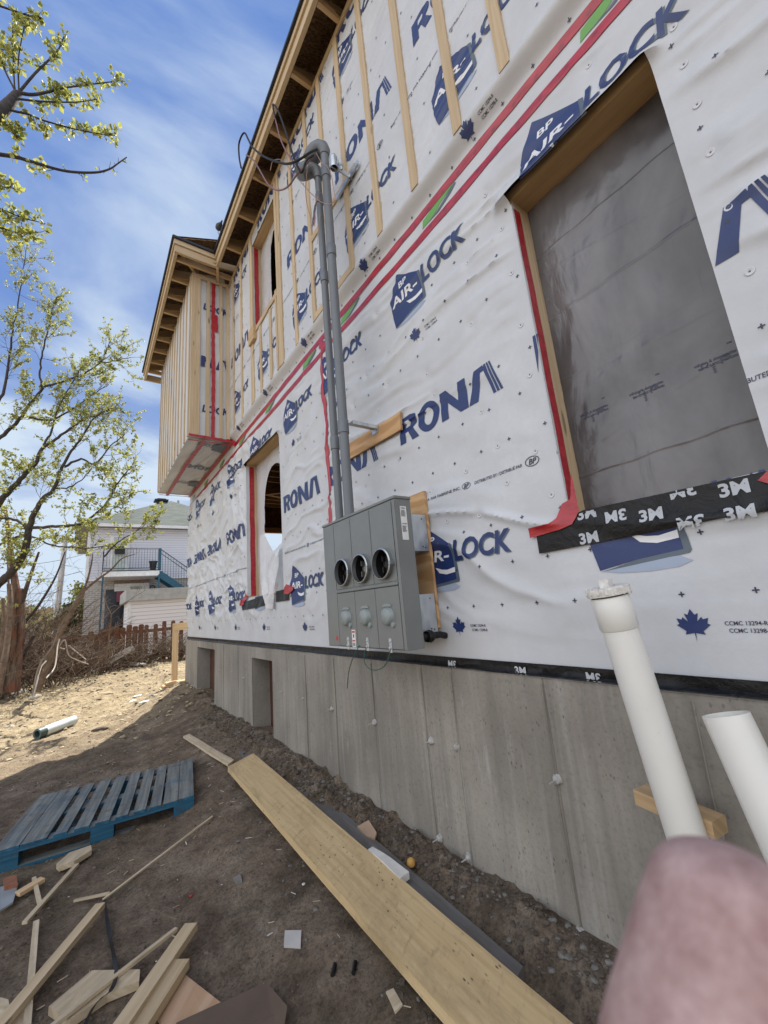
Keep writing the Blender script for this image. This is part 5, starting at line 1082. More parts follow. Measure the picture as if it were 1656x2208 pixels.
# ================================================================== BEYOND THE HOUSE
# timber post and beam by the far corner
tp = empty('timber_post', (1.55, 9.6, -1.2), 'new yellow lumber post carrying a short beam at the far corner of the house', 'post'); YP = 9.55
def T(a, b): v = P(a, b, 1, YP); return v
c = P(379, 1400, 1, YP).x
m = MB(); m.box(c-.055, c+.045, YP, YP+.09, -1.16, -.20); m.build('upright', W_PINE2, tp); m = MB(); m.box(c-.058, c+.55, YP-.01, YP+.08, -.198, -.055); m.build('beam', W_PINE2, tp)
for i, (dx, z) in enumerate(((.14, -1.20), (.20, -1.245), (.24, -1.29))): m = MB(); m.box(c-.02-dx, c+.05+dx, YP-.06-.03*i, YP+.16, z-.020, z+.020); m.build('base_block', W_PINE2, tp)
# rolled pipe on the sunny dirt
a, b = hit(80, 1583, .07), hit(160, 1553, .07); dd = (b-a).normalized()
m = MB(); m.lathe(a, dd, [(0, .048), (.0, .068), ((b-a).length, .066), ((b-a).length, .04), ((b-a).length-.1, .04)], 24, 0); m.lathe(a-dd*.002, dd, [(0, .045), (0, .069), (.10, .0695), (.10, .069)], 24, 1); m.lathe(a, dd, [(.001, .046), (.25, .046)], 20, 1)
topobj(m, 'plastic_roll', [simple('pale_bluish_film', (.60, .66, .66), .35), simple('dark_green_core', (.06, .09, .09), .5)], 'pale grey rolled pipe with a dark hollow end lying on the sunlit dirt', 'roll', smooth=True)
ROCK = simple('pale_boulder', (.40, .36, .29), .9, 0, .2, 12, .6, 40)
def rock(px, s, label, mat_=ROCK, dz=0):
    o = hit(*px, dz); m = MB(); bm = bmesh.new(); bmesh.ops.create_icosphere(bm, subdivisions=3, radius=1)
    for v in bm.verts: k = 1+.5*(float(fbm(np.array(v.co.x*1.3+px[0]), np.array(v.co.y*1.3+v.co.z*1.7), 3, 401))-.5); v.co = Vector((v.co.x*s[0]*k, v.co.y*s[1]*k, v.co.z*s[2]*k))
    m.add([tuple(o+v.co) for v in bm.verts], [tuple(v.index for v in f.verts) for f in bm.faces]); bm.free(); topobj(m, 'rock', mat_, label, 'rock', 'rocks on the yard', smooth=True)
rock((22, 1568), (.07, .05, .03), 'flat pale rock left of the grey roll'); rock((28, 1500), (.22, .16, .13), 'large pale rock at the foot of the big tree trunk'); rock((75, 1505), (.12, .1, .07), 'smaller pale rock right of the large rock by the trunk')
rock((215, 1573), (.10, .05, .035), 'dark elongated stone in the shaded soil right of the grey roll', ST2); rock((232, 1497), (.10, .08, .05), 'clod-like rock in the middle of the sunny yard', ST4); rock((230, 1648), (.022, .016, .012), 'small dark stone behind the blue pallet', ST2)
for i, (px, s) in enumerate((((300, 1500), (.10, .05, .02)), ((318, 1512), (.13, .04, .02)), ((290, 1512), (.09, .07, .03)), ((335, 1497), (.12, .03, .012)))): rock(px, s, ['whitish lump in the pile of white rubble near the shadow edge', 'long whitish piece in front of the white rubble', 'leftmost whitish lump of the rubble by the shadow edge', 'thin whitish piece behind the rubble near the post'][i], WHITEC)
# planks by the fence
for i, (p0, p1, w_, lab) in enumerate((((170, 1437), (290, 1424), .11, 'nearest weathered white board on the heap by the fence'), ((175, 1428), (300, 1434), .10, 'crossing weathered white board on the heap by the fence'), ((205, 1421), (310, 1432), .12, 'rear weathered white board on the heap by the fence'), ((155, 1440), (235, 1430), .09, 'leftmost weathered white board of the heap'), ((215, 1440), (200, 1450), .06, 'short weathered white stub beside the heap'))):
    stick(p0, p1, w_, .03, simple('weathered_white_wood', (.50, .47, .41), .8, 0, .2, 12, .2) if i == 0 else bpy.data.materials['weathered_white_wood'], lab, (.05+.02*i, .06), 'board', 'weathered_board', g='weathered boards heaped by the fence')
v0, v1 = P(232, 1428, 1, 13.2), P(288, 1396, 1, 13.45); m = MB(); m.beam(v0, v1, .15, .04, (0, -1, .4)); topobj(m, 'leaning_board', bpy.data.materials['weathered_white_wood'], 'pale board leaning against the brown fence', 'board')
# fence
FR = wood('reddish_brown_fence', (.20, .085, .04), (.11, .045, .022), knots=False, grain=20, dirt=.3)
fe = empty('picket_fence', (0, 14, -1.1), 'old reddish-brown board fence along the back of the yard', 'fence')
x = -3.6; i = 0
while x < 2.9:
    w_ = .135; gap = .012 if x < 1.35 else .12
    top = -.02+random.uniform(-.05, .04) if x > .3 else -.10+random.uniform(-.12, .05); ln = random.uniform(-.015, .015)
    m = MB(); ww = w_ if x < 1.35 else .11
    m.prism([(x, 14, -1.25), (x+ww, 14, -1.25), (x+ww+ln, 14, top-.03), (x+ww-.03+ln, 14, top), (x+.03+ln, 14, top), (x+ln, 14, top-.03)], (0, .02, 0)); m.build('picket', FR, fe); x += ww+gap; i += 1
for z in (-.22, -.95): m = MB(); m.beam((-3.6, 14.045, z), (2.9, 14.045, z), .04, .09, (0, 0, 1)); m.build('rail', FR, fe)
# neighbour house
NY = 20.0
def siding(name, c, pitch, bw):
    m = NM(name, .5, spec=.4); pos = m.geo().outputs['Position']; s = m.t.nodes.new('ShaderNodeSeparateXYZ'); m.L(pos, s.inputs[0]); f = m.math('FRACT', m.math('MULTIPLY', s.outputs[2], 1/pitch))
    m.col(m.mix(m.ramp(f, [(0., 1.), (.12, .8), (.16, 0.)]), c, tuple(x*bw for x in c))); m.bump(f, .8, .02); return m.m
SID = siding('white_vinyl_siding', (.62, .64, .72), .105, .60); SID2 = siding('white_shed_siding', (.74, .73, .74), .125, .55)
def brick():
    m = NM('grey_beige_brick', .85); n = m.t.nodes.new('ShaderNodeTexBrick'); v = m.map((1, 1, 1), m.geo().outputs['Position'], rot=(math.radians(90), 0, 0)); m.L(v, n.inputs[0])
    n.inputs['Color1'].default_value = (.34, .31, .28, 1); n.inputs['Color2'].default_value = (.25, .225, .205, 1); n.inputs['Mortar'].default_value = (.42, .41, .39, 1); n.inputs['Scale'].default_value = 1; n.inputs['Brick Width'].default_value = .21; n.inputs['Row Height'].default_value = .075; n.inputs['Mortar Size'].default_value = .012
    m.col(n.outputs[0]); return m.m
BRK = brick()
def shing():
    m = NM('green_grey_shingles', .9, spec=.2); n = m.t.nodes.new('ShaderNodeTexBrick'); v = m.map((1, 1, 1), m.geo().outputs['Position']); m.L(v, n.inputs[0])
    n.inputs['Color1'].default_value = (.045, .056, .049, 1); n.inputs['Color2'].default_value = (.085, .099, .089, 1); n.inputs['Mortar'].default_value = (.06, .075, .065, 1); n.inputs['Scale'].default_value = 1; n.inputs['Brick Width'].default_value = .30; n.inputs['Row Height'].default_value = .12; n.inputs['Mortar Size'].default_value = .01; n.inputs['Bias'].default_value = 0
    m.col(m.mix(m.ramp(m.noise(2, 4, .6, v), [(.3, 0.), (.7, .4)]), n.outputs[0], (.095, .107, .10))); return m.m
SHG = shing(); WHT = simple('white_trim', (.66, .66, .66), .5); GLS = simple('dark_window_glass', (.03, .035, .045), .08, 0, .3, 1); TEAL = simple('teal_painted_steel', (.012, .075, .12), .4); TEALD = simple('dark_teal_railing', (.010, .028, .042), .4); FLR = simple('grey_soffit', (.20, .20, .19), .7)
nh = empty('neighbour_house', (3.3, NY, -1.2), 'two-storey white vinyl and grey brick house with green-grey hip roof beyond the fence', 'house')
NW = 6.9; xl = -.08; xr = xl+NW
def N(nm, mt, *boxes, par=None, **k):
    m = MB()
    for b in boxes: m.box(*b)
    return m.build(nm, mt, nh, **k)
N('upper_wall', SID, (xl, xr, NY, NY+7.2, 1.86, 4.02)); N('brick_wall', BRK, (xl+.01, xr-.01, NY+.02, NY+7.1, -1.3, 1.855)); N('corner_trim', WHT, (xl-.02, xl+.09, NY-.03, NY+.02, 1.86, 3.95)); N('belt_trim', WHT, (xl-.02, xr, NY-.035, NY, 1.80, 1.86))
ap = NY+3.44; A0 = [(xl-.42, NY-.40, 4.04), (xr+.42, NY-.40, 4.04), (xr+.42, NY+7.6, 4.04), (xl-.42, NY+7.6, 4.04)]; rdg = [(3.35, ap, 6.2), (3.35, NY+4.1, 6.2)]
m = MB(); m.add(A0+rdg, [(0, 1, 4), (1, 2, 5, 4), (2, 3, 5), (3, 0, 4, 5)]); m.build('roof', SHG, nh); N('soffit', FLR, (xl-.42, xr+.42, NY-.40, NY+7.6, 3.96, 3.99)); N('gutter', WHT, (xl-.44, xr+.44, NY-.46, NY-.40, 3.94, 4.06), (xl-.48, xl-.42, NY-.46, NY+7.6, 3.94, 4.06))
q = P(347, 1084, 1, ap); N('roof_vent', simple('black_roof_vent', (.01, .01, .012), .5), (q.x-.22, q.x+.20, ap-.3, ap+.1, q.z-.25, q.z+.02), (q.x-.32, q.x+.30, ap-.4, ap+.2, q.z+.02, q.z+.10), (q.x-.2, q.x+.2, ap-.3, ap+.1, q.z+.10, q.z+.16)); q = P(384, 1080, 1, ap+.8); N('vent_stack', simple('grey_pipe', (.3, .3, .3), .5), (q.x-.05, q.x+.05, ap+.7, ap+.8, q.z-.3, q.z))
def nq(x0, y0, x1, y1, d=0): a, b = P(x0, y0, 1, NY-d), P(x1, y1, 1, NY-d); return (min(a.x, b.x), max(a.x, b.x), min(a.z, b.z), max(a.z, b.z))
# door onto the balcony, window beside it
a = nq(238, 1155, 277, 1224); N('door_frame', WHT, (a[0], a[1], NY-.05, NY-.001, 2.02, a[3]))
a = nq(246, 1158, 270, 1180); N('door_glass', simple('reflecting_glass', (.40, .46, .55), .1), (a[0], a[1], NY-.07, NY-.051, a[2], a[3])); a = nq(247, 1180, 268, 1195); N('air_conditioner', DK, (a[0], a[1], NY-.25, NY-.052, a[2], a[3]))
N('door_panel', simple('pale_green_door', (.46, .52, .48), .5), (a[0]-.05, a[1]+.05, NY-.06, NY-.051, 2.03, a[2]-.02))
# ground floor patio door and flag-like poster
a = nq(250, 1262, 318, 1272); N('patio_header', WHT, (a[0]-.05, a[1]+.05, NY-.04, NY+.01, a[2], a[3]+.05)); a = nq(228, 1272, 272, 1352); N('patio_door', GLS, (a[0], a[1], NY-.03, NY+.01, a[2]-.9, a[3]))
a = nq(252, 1275, 274, 1297); N('patio_poster', simple('red_white_blue_poster', (.20, .05, .09), .6), (a[0], a[1], NY-.05, NY-.031, a[2], a[3])); N('patio_frame', WHT, (a[1]+.02, a[1]+.10, NY-.05, NY+.012, -.9, a[3]+.1)); a = nq(280, 1265, 306, 1273); N('window_pane', simple('mottled_reflection', (.30, .33, .28), .2, 0, .5, 6), (a[0], a[1], NY-.045, NY-.041, a[2]-.6, a[3]))
a = nq(246, 1248, 322, 1258); N('brick_lintel', simple('brown_soldier_bricks', (.22, .16, .13), .85, 0, .3, 14), (a[0], a[1], NY-.01, NY+.018, a[2], a[3]))
m = MB(); q = P(329, 1267, 1, NY); m.lathe((q.x, NY-.03, q.z), (0, 1, 0), [(0, .07), (0, .10), (.03, .10), (.03, .07)], 16); m.build('wreath', DK, nh)
# balcony (1.4 m deep)
BD = 1.4; YB = NY-BD
a, b = P(222, 1232, 1, YB), P(344, 1228, 1, YB); zf = (a.z+b.z)/2; bx0, bx1 = a.x, b.x
bal = empty('balcony', (bx0, YB, zf)); bal.parent = nh; bal.location = Vector((bx0, YB, zf))-nh.location; bal['_o'] = (bx0, YB, zf)
m = MB(); m.box(bx0, bx1, YB, NY-.04, zf-.22, zf-.02); inpart(m, 'fascia_slab', WHT, bal); m = MB(); m.box(bx0-.02, bx1+.02, YB-.02, NY-.04, zf-.018, zf+.01); inpart(m, 'deck_edge', TEALD, bal)
m = MB(); zr = P(290, 1183, 1, YB).z; 
m.tube([(bx0, YB, zr), (bx1, YB, zr)], .018, 6); m.tube([(bx0, YB, zf+.08), (bx1, YB, zf+.08)], .014, 6); m.tube([(bx0, YB, zr), (bx0, NY-.05, zr)], .016, 6); m.tube([(bx0, YB, zf+.08), (bx0, NY-.05, zf+.08)], .012, 6)
k = bx0
while k < bx1: m.tube([(k, YB, zf+.08), (k, YB, zr)], .007, 4); k += .095
for k in range(13): yy = YB+.1*k; m.tube([(bx0, yy, zf+.08), (bx0, yy, zr)], .007, 4)
inpart(m, 'railing', TEALD, bal)
m = MB(); m.box(bx1-.05, bx1+.05, YB-.02, YB+.06, zf-.02, zr+.02); m.box(bx0-.02, bx0+.04, YB, YB+.05, -1.2, zf-.2); m.box(bx1-.04, bx1+.02, YB, YB+.05, -1.2, zf-.2); inpart(m, 'post', TEAL, bal)
# stair going down to the right
e = P(407, 1272, 1, YB); sx0, sz0 = bx1, zf-.05; sx1 = bx1+2.3; slope = (P(398, 1268, 1, YB).z-sz0)/(P(398, 1268, 1, YB).x-bx1); sz1 = sz0+slope*2.3
m = MB(); m.beam((sx0, YB+.02, sz0-.10), (sx1, YB+.02, sz1-.10), .05, .24, (0, 0, 1)); m.beam((sx0, YB+.9, sz0-.10), (sx1, YB+.9, sz1-.10), .05, .24, (0, 0, 1)); st_ = m.build('stair', TEAL, nh)
m = MB(); hh = zr-zf
for t in range(14): u = t/13; m.box(sx0+2.3*u-.12, sx0+2.3*u+.12, YB+.04, YB+.88, sz0+slope*2.3*u-.03, sz0+slope*2.3*u)
m.build('stair_tread', TEAL, nh)
m = MB(); m.tube([(sx0, YB, zr), (sx1, YB, zr+slope*2.3)], .018, 6); m.tube([(sx0, YB, zr-.16), (sx1, YB, zr-.16+slope*2.3)], .014, 6)
for t in range(24): u = t/23; m.tube([(sx0+2.3*u, YB, sz0+slope*2.3*u+.02), (sx0+2.3*u, YB, zr+slope*2.3*u-.02)], .008, 4)
m.build('stair_railing', TEALD, nh)
q = P(330, 1222, 1, YB+.2); m = MB(); m.lathe((q.x, YB+.2, zf+.012), (0, 0, 1), [(0, .10), (.30, .14), (.32, .16), (.36, .16), (.36, .13)], 18); topobj(m, 'plant_pot', simple('dark_pot', (.025, .022, .02), .5), 'dark flower pot standing on the balcony by the stair', 'pot', smooth=True)
# shed
SY = 16.2; a = P(276, 1300, 1, SY); zt_ = P(280, 1272, 1, SY).z; zw = P(300, 1297, 1, SY).z
sd_ = empty('garden_shed', (a.x+2, SY, -1.2), 'low white-sided shed with flat grey roof band behind the fence', 'shed')
m = MB(); m.box(a.x+.06, a.x+5, SY, SY+2.6, -1.25, zw+.02); m.build('wall', SID2, sd_); m = MB(); m.box(a.x-.08, a.x+5.1, SY-.18, SY+2.8, zw+.02, zt_); m.build('roof', simple('weathered_grey_roof_edge', (.36, .36, .34), .8, 0, .15, 7, .2), sd_); m = MB(); m.box(a.x-.0, a.x+.10, SY-.02, SY+.06, -1.25, zw+.015); m.build('corner_post', WHT, sd_)
# utility pole, wires, hedge, distant trees
m = MB(); a = P(142, 1157, 1, 27); b = P(120, 1345, 1, 27); m.tube([b+(b-a)*.6, b, a], [.16, .15, .11], 12); po = topobj(m, 'utility_pole', simple('pale_grey_pole', (.42, .42, .42), .8, 0, .15, 4), 'leaning pale grey utility pole behind the fence at left', 'utility pole', smooth=True)
for i, (za, zb_) in enumerate(((1208, 1196), (1240, 1232), (1262, 1268), (1275, 1285))):
    a, b = P(-60, za, 1, 27), P(178, zb_, 1, 27); m = MB(); m.tube([a.lerp(b, k/12)+Vector((0, 0, -.35*math.sin(math.pi*k/12))) for k in range(13)], .012, 4); topobj(m, 'overhead_wire', CAB, ['topmost overhead wire left of the neighbour house', 'second overhead wire from the top left of the neighbour house', 'third overhead wire from the top left of the neighbour house', 'lowest overhead wire left of the neighbour house'][i], 'wire', 'overhead wires at left')

# ================================================================== VEGETATION
BARK = simple('dark_bark', (.060, .050, .045), .95, 0, .35, 22, .7, 60); BARK2 = simple('warm_brown_bark', (.15, .105, .075), .95, 0, .35, 14, .6, 50)
def redb():
    m = NM('reddish_peeling_bark', .95, spec=.2); st = m.noise(1, 6, .7, m.map((14, 14, 1.6))); m.col(m.mix(m.ramp(st, [(.38, 0.), (.56, 1.)]), (.05, .038, .03), m.mix(m.ramp(m.noise(3, 4, .6), [(.42, 0.), (.6, 1.)]), (.17, .13, .10), (.22, .095, .06)))); m.bump(st, .9, .03); return m.m
REDB = redb()
TWIG = simple('grey_brown_twig', (.20, .155, .12), .9, 0, .35, 12)
def leafm(name, a, b_):
    m = NM(name, .5, spec=.3); m.col(m.mix(m.ramp(m.noise(3.5, 3, .6), [(.3, 0.), (.7, 1.)]), a, b_))
    t = m.t; tr = t.nodes.new('ShaderNodeBsdfTranslucent'); mx = t.nodes.new('ShaderNodeMixShader'); mx.inputs[0].default_value = .5
    m.L(m.b.inputs['Base Color'].links[0].from_socket, tr.inputs[0]); m.L(m.b.outputs[0], mx.inputs[1]); m.L(tr.outputs[0], mx.inputs[2]); m.L(mx.outputs[0], t.nodes['Material Output'].inputs[0]); return m.m
LF1 = leafm('yellow_green_leaf', (.28, .32, .065), (.48, .46, .12)); LF2 = leafm('olive_leaf', (.16, .18, .05), (.33, .32, .11)); LF3 = leafm('dark_evergreen_leaf', (.03, .055, .02), (.06, .09, .03))
def leaf(mb, p, d, s, mi, rg):
    d = Vector(d).normalized(); n = Vector((rg.uniform(-1, 1), rg.uniform(-1, 1), rg.uniform(-.3, 1))); sd = d.cross(n); 
    if sd.length < .01: return
    sd.normalize(); n = sd.cross(d); b0 = len(mb.v); w_ = s*rg.uniform(.28, .42)
    mb.v += [tuple(p), tuple(p+d*s*.5+sd*w_+n*s*.10), tuple(p+d*s+n*s*rg.uniform(-.15, .1)), tuple(p+d*s*.5-sd*w_+n*s*.10)]
    mb.f += [(b0, b0+1, b0+2), (b0, b0+2, b0+3)]; mb.m += [mi]*2; mb.uv += [[(0, 0)]*3]*2
def cluster(mb, p, s, rg, n=7, mis=(0, 1), up=.2):
    for _ in range(n): d = Vector((rg.gauss(0, 1), rg.gauss(0, 1), rg.gauss(up, 1))); leaf(mb, Vector(p)+d*s*.12, d, s*rg.uniform(.7, 1.2), rg.choice(mis), rg)
def twigs(wd, lf, pts, rads, rg, every=.16, L=(.25, .7), ls=.05, dens=1.0, spread=1.0, start=.25, mis=(0, 1, 1), bare=.1, depth=2, mi=0, n=7):
    tot = 0; nxt = 0; T_ = sum((pts[i+1]-pts[i]).length for i in range(len(pts)-1))
    for i in range(len(pts)-1):
        seg = (pts[i+1]-pts[i]); l = seg.length; k = 0
        if l < 1e-6: continue
        sdv = seg/l
        while nxt < tot+l:
            t = (nxt-tot)/l; p = pts[i]+seg*t; nxt += every*rg.uniform(.6, 1.4)
            if (tot+t*l)/T_ < start: continue
            d = (sdv*.8+Vector((rg.gauss(0, 1), rg.gauss(0, 1), rg.gauss(.25, .8)))*.65*spread).normalized(); ln = rg.uniform(*L)*(1.15-.5*(tot+t*l)/T_)
            q = [p]; dd = d.copy()
            for s in range(4): dd = (dd+Vector((rg.gauss(0, .18), rg.gauss(0, .18), rg.gauss(.08, .18)))).normalized(); q.append(q[-1]+dd*ln/4)
            r0 = max(min(rads*.5, .009)*(.6 if depth < 2 else 1), .0034); wd.tube(q, [r0, r0*.8, r0*.6, r0*.45, r0*.3], 4, mi, cap=False)
            if depth > 0: twigs(wd, lf, q, r0*1.2, rg, every*.85, (L[0]*.4, L[1]*.45), ls, dens, spread, .15, mis, bare, depth-1, mi, n)
            if lf is not None and rg.random() > bare:
                for s in ((2, 3, 4) if depth < 2 else (4,)):
                    if rg.random() < dens: cluster(lf, q[s], ls, rg, n, mis)
        tot += l
def tree(name, label, limbs, r_seed, ls=.05, mats_w=BARK, mats_l=(LF1, LF2), group=None, dz=.6, **k):
    """limbs: [(start radius, end radius, [(photo x, photo y, distance along +Y), ...])]"""
    rg = random.Random(r_seed); w_ = MB(); lf = MB(); allp = []
    for (ra, rb, pl_) in limbs:
        pts = spl([P(a, b, 1, c) for a, b, c in pl_], 5); n = len(pts); rs = [ra+(rb-ra)*i/(n-1) for i in range(n)]
        pts = [p+Vector((rg.gauss(0, .005), rg.gauss(0, .01), rg.gauss(0, .005)))*(p.y/8) for p in pts]
        w_.tube(pts, [q*.82 for q in rs], 9 if ra > .03 else 6); kk = dict(k); 
        twigs(w_, lf, pts, (ra+rb)/2, rg, ls=ls, mis=range(len(mats_l)), **kk); allp.append(pts[0])
    b = min(allp, key=lambda p: p.z); t = empty(name, (b.x, b.y, b.z), label, 'tree', group); w_.build('trunk', mats_w, t, smooth=True)
    if lf.f: lf.build('crown', list(mats_l), t)
    return t
Dn = 10.5
BIG = [
 (.115, .10, [(-70, 1500, 11.5), (-60, 1400, 11.3), (-35, 1290, 11)]),
 (.10, .07, [(-35, 1290, 11), (0, 1255, 10.8), (30, 1228, 10.6), (52, 1190, 10.5), (63, 1139, 10.4)]),
 (.065, .035, [(63, 1139, 10.4), (72, 1110, 10.3), (95, 1072, 10.2), (117, 1055, 10.1), (130, 1015, 10)]), (.035, .012, [(130, 1015, 10), (150, 980, 9.9), (175, 945, 9.8), (205, 900, 9.8), (250, 878, 9.7)]),
 (.040, .012, [(63, 1139, 10.4), (111, 1136, 10.2), (150, 1133, 10), (178, 1128, 9.9), (215, 1100, 9.8), (238, 1072, 9.7), (262, 1030, 9.7), (285, 1005, 9.6)]),
 (.04, .016, [(63, 1139, 10.4), (30, 1120, 10.7), (-10, 1118, 11), (-40, 1125, 11.2)]),
 (.075, .045, [(-60, 1150, 11.2), (-10, 1095, 10.9), (20, 1060, 10.7), (50, 1028, 10.6), (76, 1000, 10.5)]), (.045, .014, [(76, 1000, 10.5), (92, 965, 10.4), (120, 948, 10.3), (150, 925, 10.2), (190, 901, 10.2), (235, 890, 10)]),
 (.03, .01, [(92, 965, 10.4), (110, 930, 10.5), (125, 880, 10.6), (150, 835, 10.6), (178, 790, 10.7)]),
 (.05, .03, [(-40, 985, 11), (0, 943, 10.9), (35, 912, 10.8), (62, 875, 10.8), (95, 835, 10.7)]), (.028, .009, [(95, 835, 10.7), (140, 820, 10.6), (178, 806, 10.5), (212, 785, 10.4), (228, 759, 10.4), (238, 735, 10.4)]),
 (.02, .008, [(212, 785, 10.4), (250, 778, 10.3), (282, 770, 10.2)]), (.026, .009, [(89, 835, 10.7), (86, 800, 10.7), (92, 759, 10.7), (104, 710, 10.7), (114, 663, 10.7), (125, 640, 10.7)]),
 (.04, .02, [(-20, 880, 10.9), (5, 850, 10.9), (19, 781, 10.8), (30, 697, 10.8)]), (.02, .006, [(30, 697, 10.8), (41, 648, 10.8), (48, 586, 10.8), (59, 523, 10.8)]),
 (.03, .01, [(-10, 1180, 10.9), (30, 1160, 10.8), (67, 1156, 10.6), (110, 1175, 10.4), (152, 1180, 10.2), (190, 1182, 10), (225, 1178, 9.8)]), (.022, .007, [(225, 1200, 9.6), (245, 1178, 9.5), (270, 1160, 9.5), (288, 1150, 9.4), (315, 1129, 9.4)]),
 (.03, .008, [(140, 1005, 10), (175, 990, 9.9), (205, 1000, 9.8), (240, 960, 9.8), (270, 935, 9.7)]), (.03, .008, [(60, 900, 10.8), (110, 905, 10.8), (160, 880, 10.7), (200, 850, 10.6), (235, 830, 10.6)]),
 (.02, .006, [(117, 1055, 10.1), (150, 1050, 10), (180, 1030, 9.9), (205, 1000, 9.9)])]
tree('maple_tree', 'big dark-limbed tree coming into young yellow-green leaf left of the house', BIG, 21, ls=.048, every=.105, L=(.28, .95), dens=.80, depth=1, bare=.03, n=7)
# branch reaching in from a nearer tree at the upper left
NEAR_ = [
 (.16, .10, [(-900, 1500, 4.2), (-800, 900, 4.3), (-420, 520, 4.6)]), (.10, .045, [(-420, 520, 4.6), (-120, 330, 5.0), (0, 243, 5.1), (38, 203, 5.2)]),
 (.016, .006, [(38, 203, 5.2), (76, 158, 5.2), (105, 130, 5.2), (127, 105, 5.2), (139, 76, 5.2)]), (.020, .005, [(40, 200, 5.2), (70, 204, 5.2), (105, 198, 5.2), (136, 190, 5.2), (195, 182, 5.3), (260, 174, 5.3)]),
 (.012, .004, [(35, 213, 5.2), (95, 219, 5.2), (165, 220, 5.2), (209, 214, 5.2)]), (.014, .005, [(-10, 222, 5.1), (25, 238, 5.1), (60, 246, 5.1), (95, 260, 5.2), (165, 279, 5.2), (225, 290, 5.2), (250, 288, 5.2)]),
 (.024, .006, [(-60, 325, 5), (0, 333, 5.1), (40, 340, 5.1), (79, 352, 5.1), (143, 369, 5.2), (203, 372, 5.2), (235, 365, 5.2), (255, 352, 5.2), (273, 339, 5.2)]),
 (.010, .004, [(41, 197, 5.2), (40, 127, 5.2), (52, 57, 5.2), (52, 35, 5.2)]), (.010, .004, [(32, 190, 5.2), (30, 158, 5.2), (27, 90, 5.2), (27, 50, 5.2)]), (.012, .004, [(35, 200, 5.2), (10, 150, 5.2), (0, 114, 5.2), (-10, 80, 5.2)]),
 (.016, .005, [(-40, 0, 5.1), (0, 13, 5.2), (57, 32, 5.2), (90, 38, 5.2)]), (.010, .004, [(-40, 440, 5), (0, 450, 5.1), (50, 470, 5.1), (98, 482, 5.1)]), (.010, .004, [(-40, 485, 5), (0, 491, 5.1), (40, 502, 5.1), (82, 501, 5.1)]), (.008, .003, [(5, 258, 5.1), (20, 275, 5.1), (34, 292, 5.1)]), (.01, .004, [(-40, 400, 5), (0, 405, 5.1), (22, 402, 5.1)])]
rgn = random.Random(5)
def near_tree():
    w_ = MB(); lf = MB()
    for li, (ra, rb, pl_) in enumerate(NEAR_):
        pts = spl([P(a, b, 1, c) for a, b, c in pl_], 6); n = len(pts); rs = [ra+(rb-ra)*i/(n-1) for i in range(n)]; w_.tube(pts, rs, 8)
        if li < 2: continue
        i = int(n*.35) if li != 6 else int(n*.2)
        while i < n:
            p = pts[i]; dens = 1 if li != 6 else (.8 if i < n*.45 else .25)
            for _ in range(2 if li != 6 else 1):
                d = Vector((rgn.gauss(0, 1), rgn.gauss(0, 1), rgn.gauss(.3, 1))).normalized()*rgn.uniform(.03, .12); w_.tube([p, p+d*.6, p+d], [.004, .003, .002], 4, cap=False)
                if rgn.random() < dens: cluster(lf, p+d, .062 if dens > .3 else .04, rgn, 8 if dens > .3 else 4, (0, 0, 1), .0)
            i += rgn.choice((1, 2))
    b = P(-900, 1500, 1, 4.2); t = empty('maple_tree', (b.x, b.y, b.z), 'near tree whose leafy branches reach in at the upper left against the blue sky', 'tree'); w_.build('trunk', BARK, t, smooth=True); lf.build('crown', [LF1, LF2], t)
near_tree()
def barestem(name, label, stems, seed, mat_, group, cat='shrub', tw=dict(every=.16, L=(.15, .5), depth=1)):
    rg = random.Random(seed); w_ = MB(); base = None
    for (ra, rb, pl_) in stems:
        pts = spl([P(a, b, 1, c) for a, b, c in pl_], 5); n = len(pts); w_.tube(pts, [ra+(rb-ra)*i/(n-1) for i in range(n)], 7); twigs(w_, None, pts, (ra+rb)/3, rg, **tw); base = base or pts[0]
    return tag(w_.build(name, mat_, None, smooth=True, org=tuple(base)), label, cat, group)
barestem('bare_tree', 'thick reddish trunk with peeling bark at the left edge of the yard', [(.19, .09, [(18, 1492, 11.6), (26, 1430, 11.6), (35, 1370, 11.6), (40, 1320, 11.6), (38, 1270, 11.6)]), (.08, .03, [(39, 1300, 11.6), (30, 1240, 11.7), (22, 1180, 11.7), (12, 1100, 11.8)]), (.06, .02, [(36, 1350, 11.6), (50, 1290, 11.6), (66, 1240, 11.6), (84, 1190, 11.6)])], 31, REDB, None, 'tree')
barestem('bare_tree', 'pale slender double stem just left of the reddish trunk', [(.06, .04, [(-6, 1495, 10.6), (8, 1430, 10.6), (17, 1370, 10.7), (22, 1300, 10.7), (20, 1260, 10.8)]), (.05, .03, [(-20, 1490, 10.8), (-2, 1420, 10.8), (8, 1350, 10.8), (6, 1290, 10.8)]), (.02, .008, [(20, 1290, 10.7), (17, 1220, 10.7), (16, 1180, 10.7)])], 32, BARK2, None, 'tree')
barestem('bare_tree', 'leaning brown trunk rising to the right in front of the neighbour house', [(.06, .05, [(80, 1492, 11.2), (100, 1440, 11.2), (122, 1381, 11.2), (140, 1340, 11.2), (163, 1305, 11.2), (178, 1275, 11.2)]), (.028, .010, [(178, 1275, 11.2), (187, 1255, 11.2), (196, 1221, 11.2), (200, 1195, 11.2)]), (.028, .010, [(176, 1278, 11.2), (210, 1250, 11.1), (240, 1228, 11), (262, 1205, 11), (290, 1195, 11)])], 33, BARK2, None, 'tree', dict(every=.13, L=(.2, .8), depth=1))
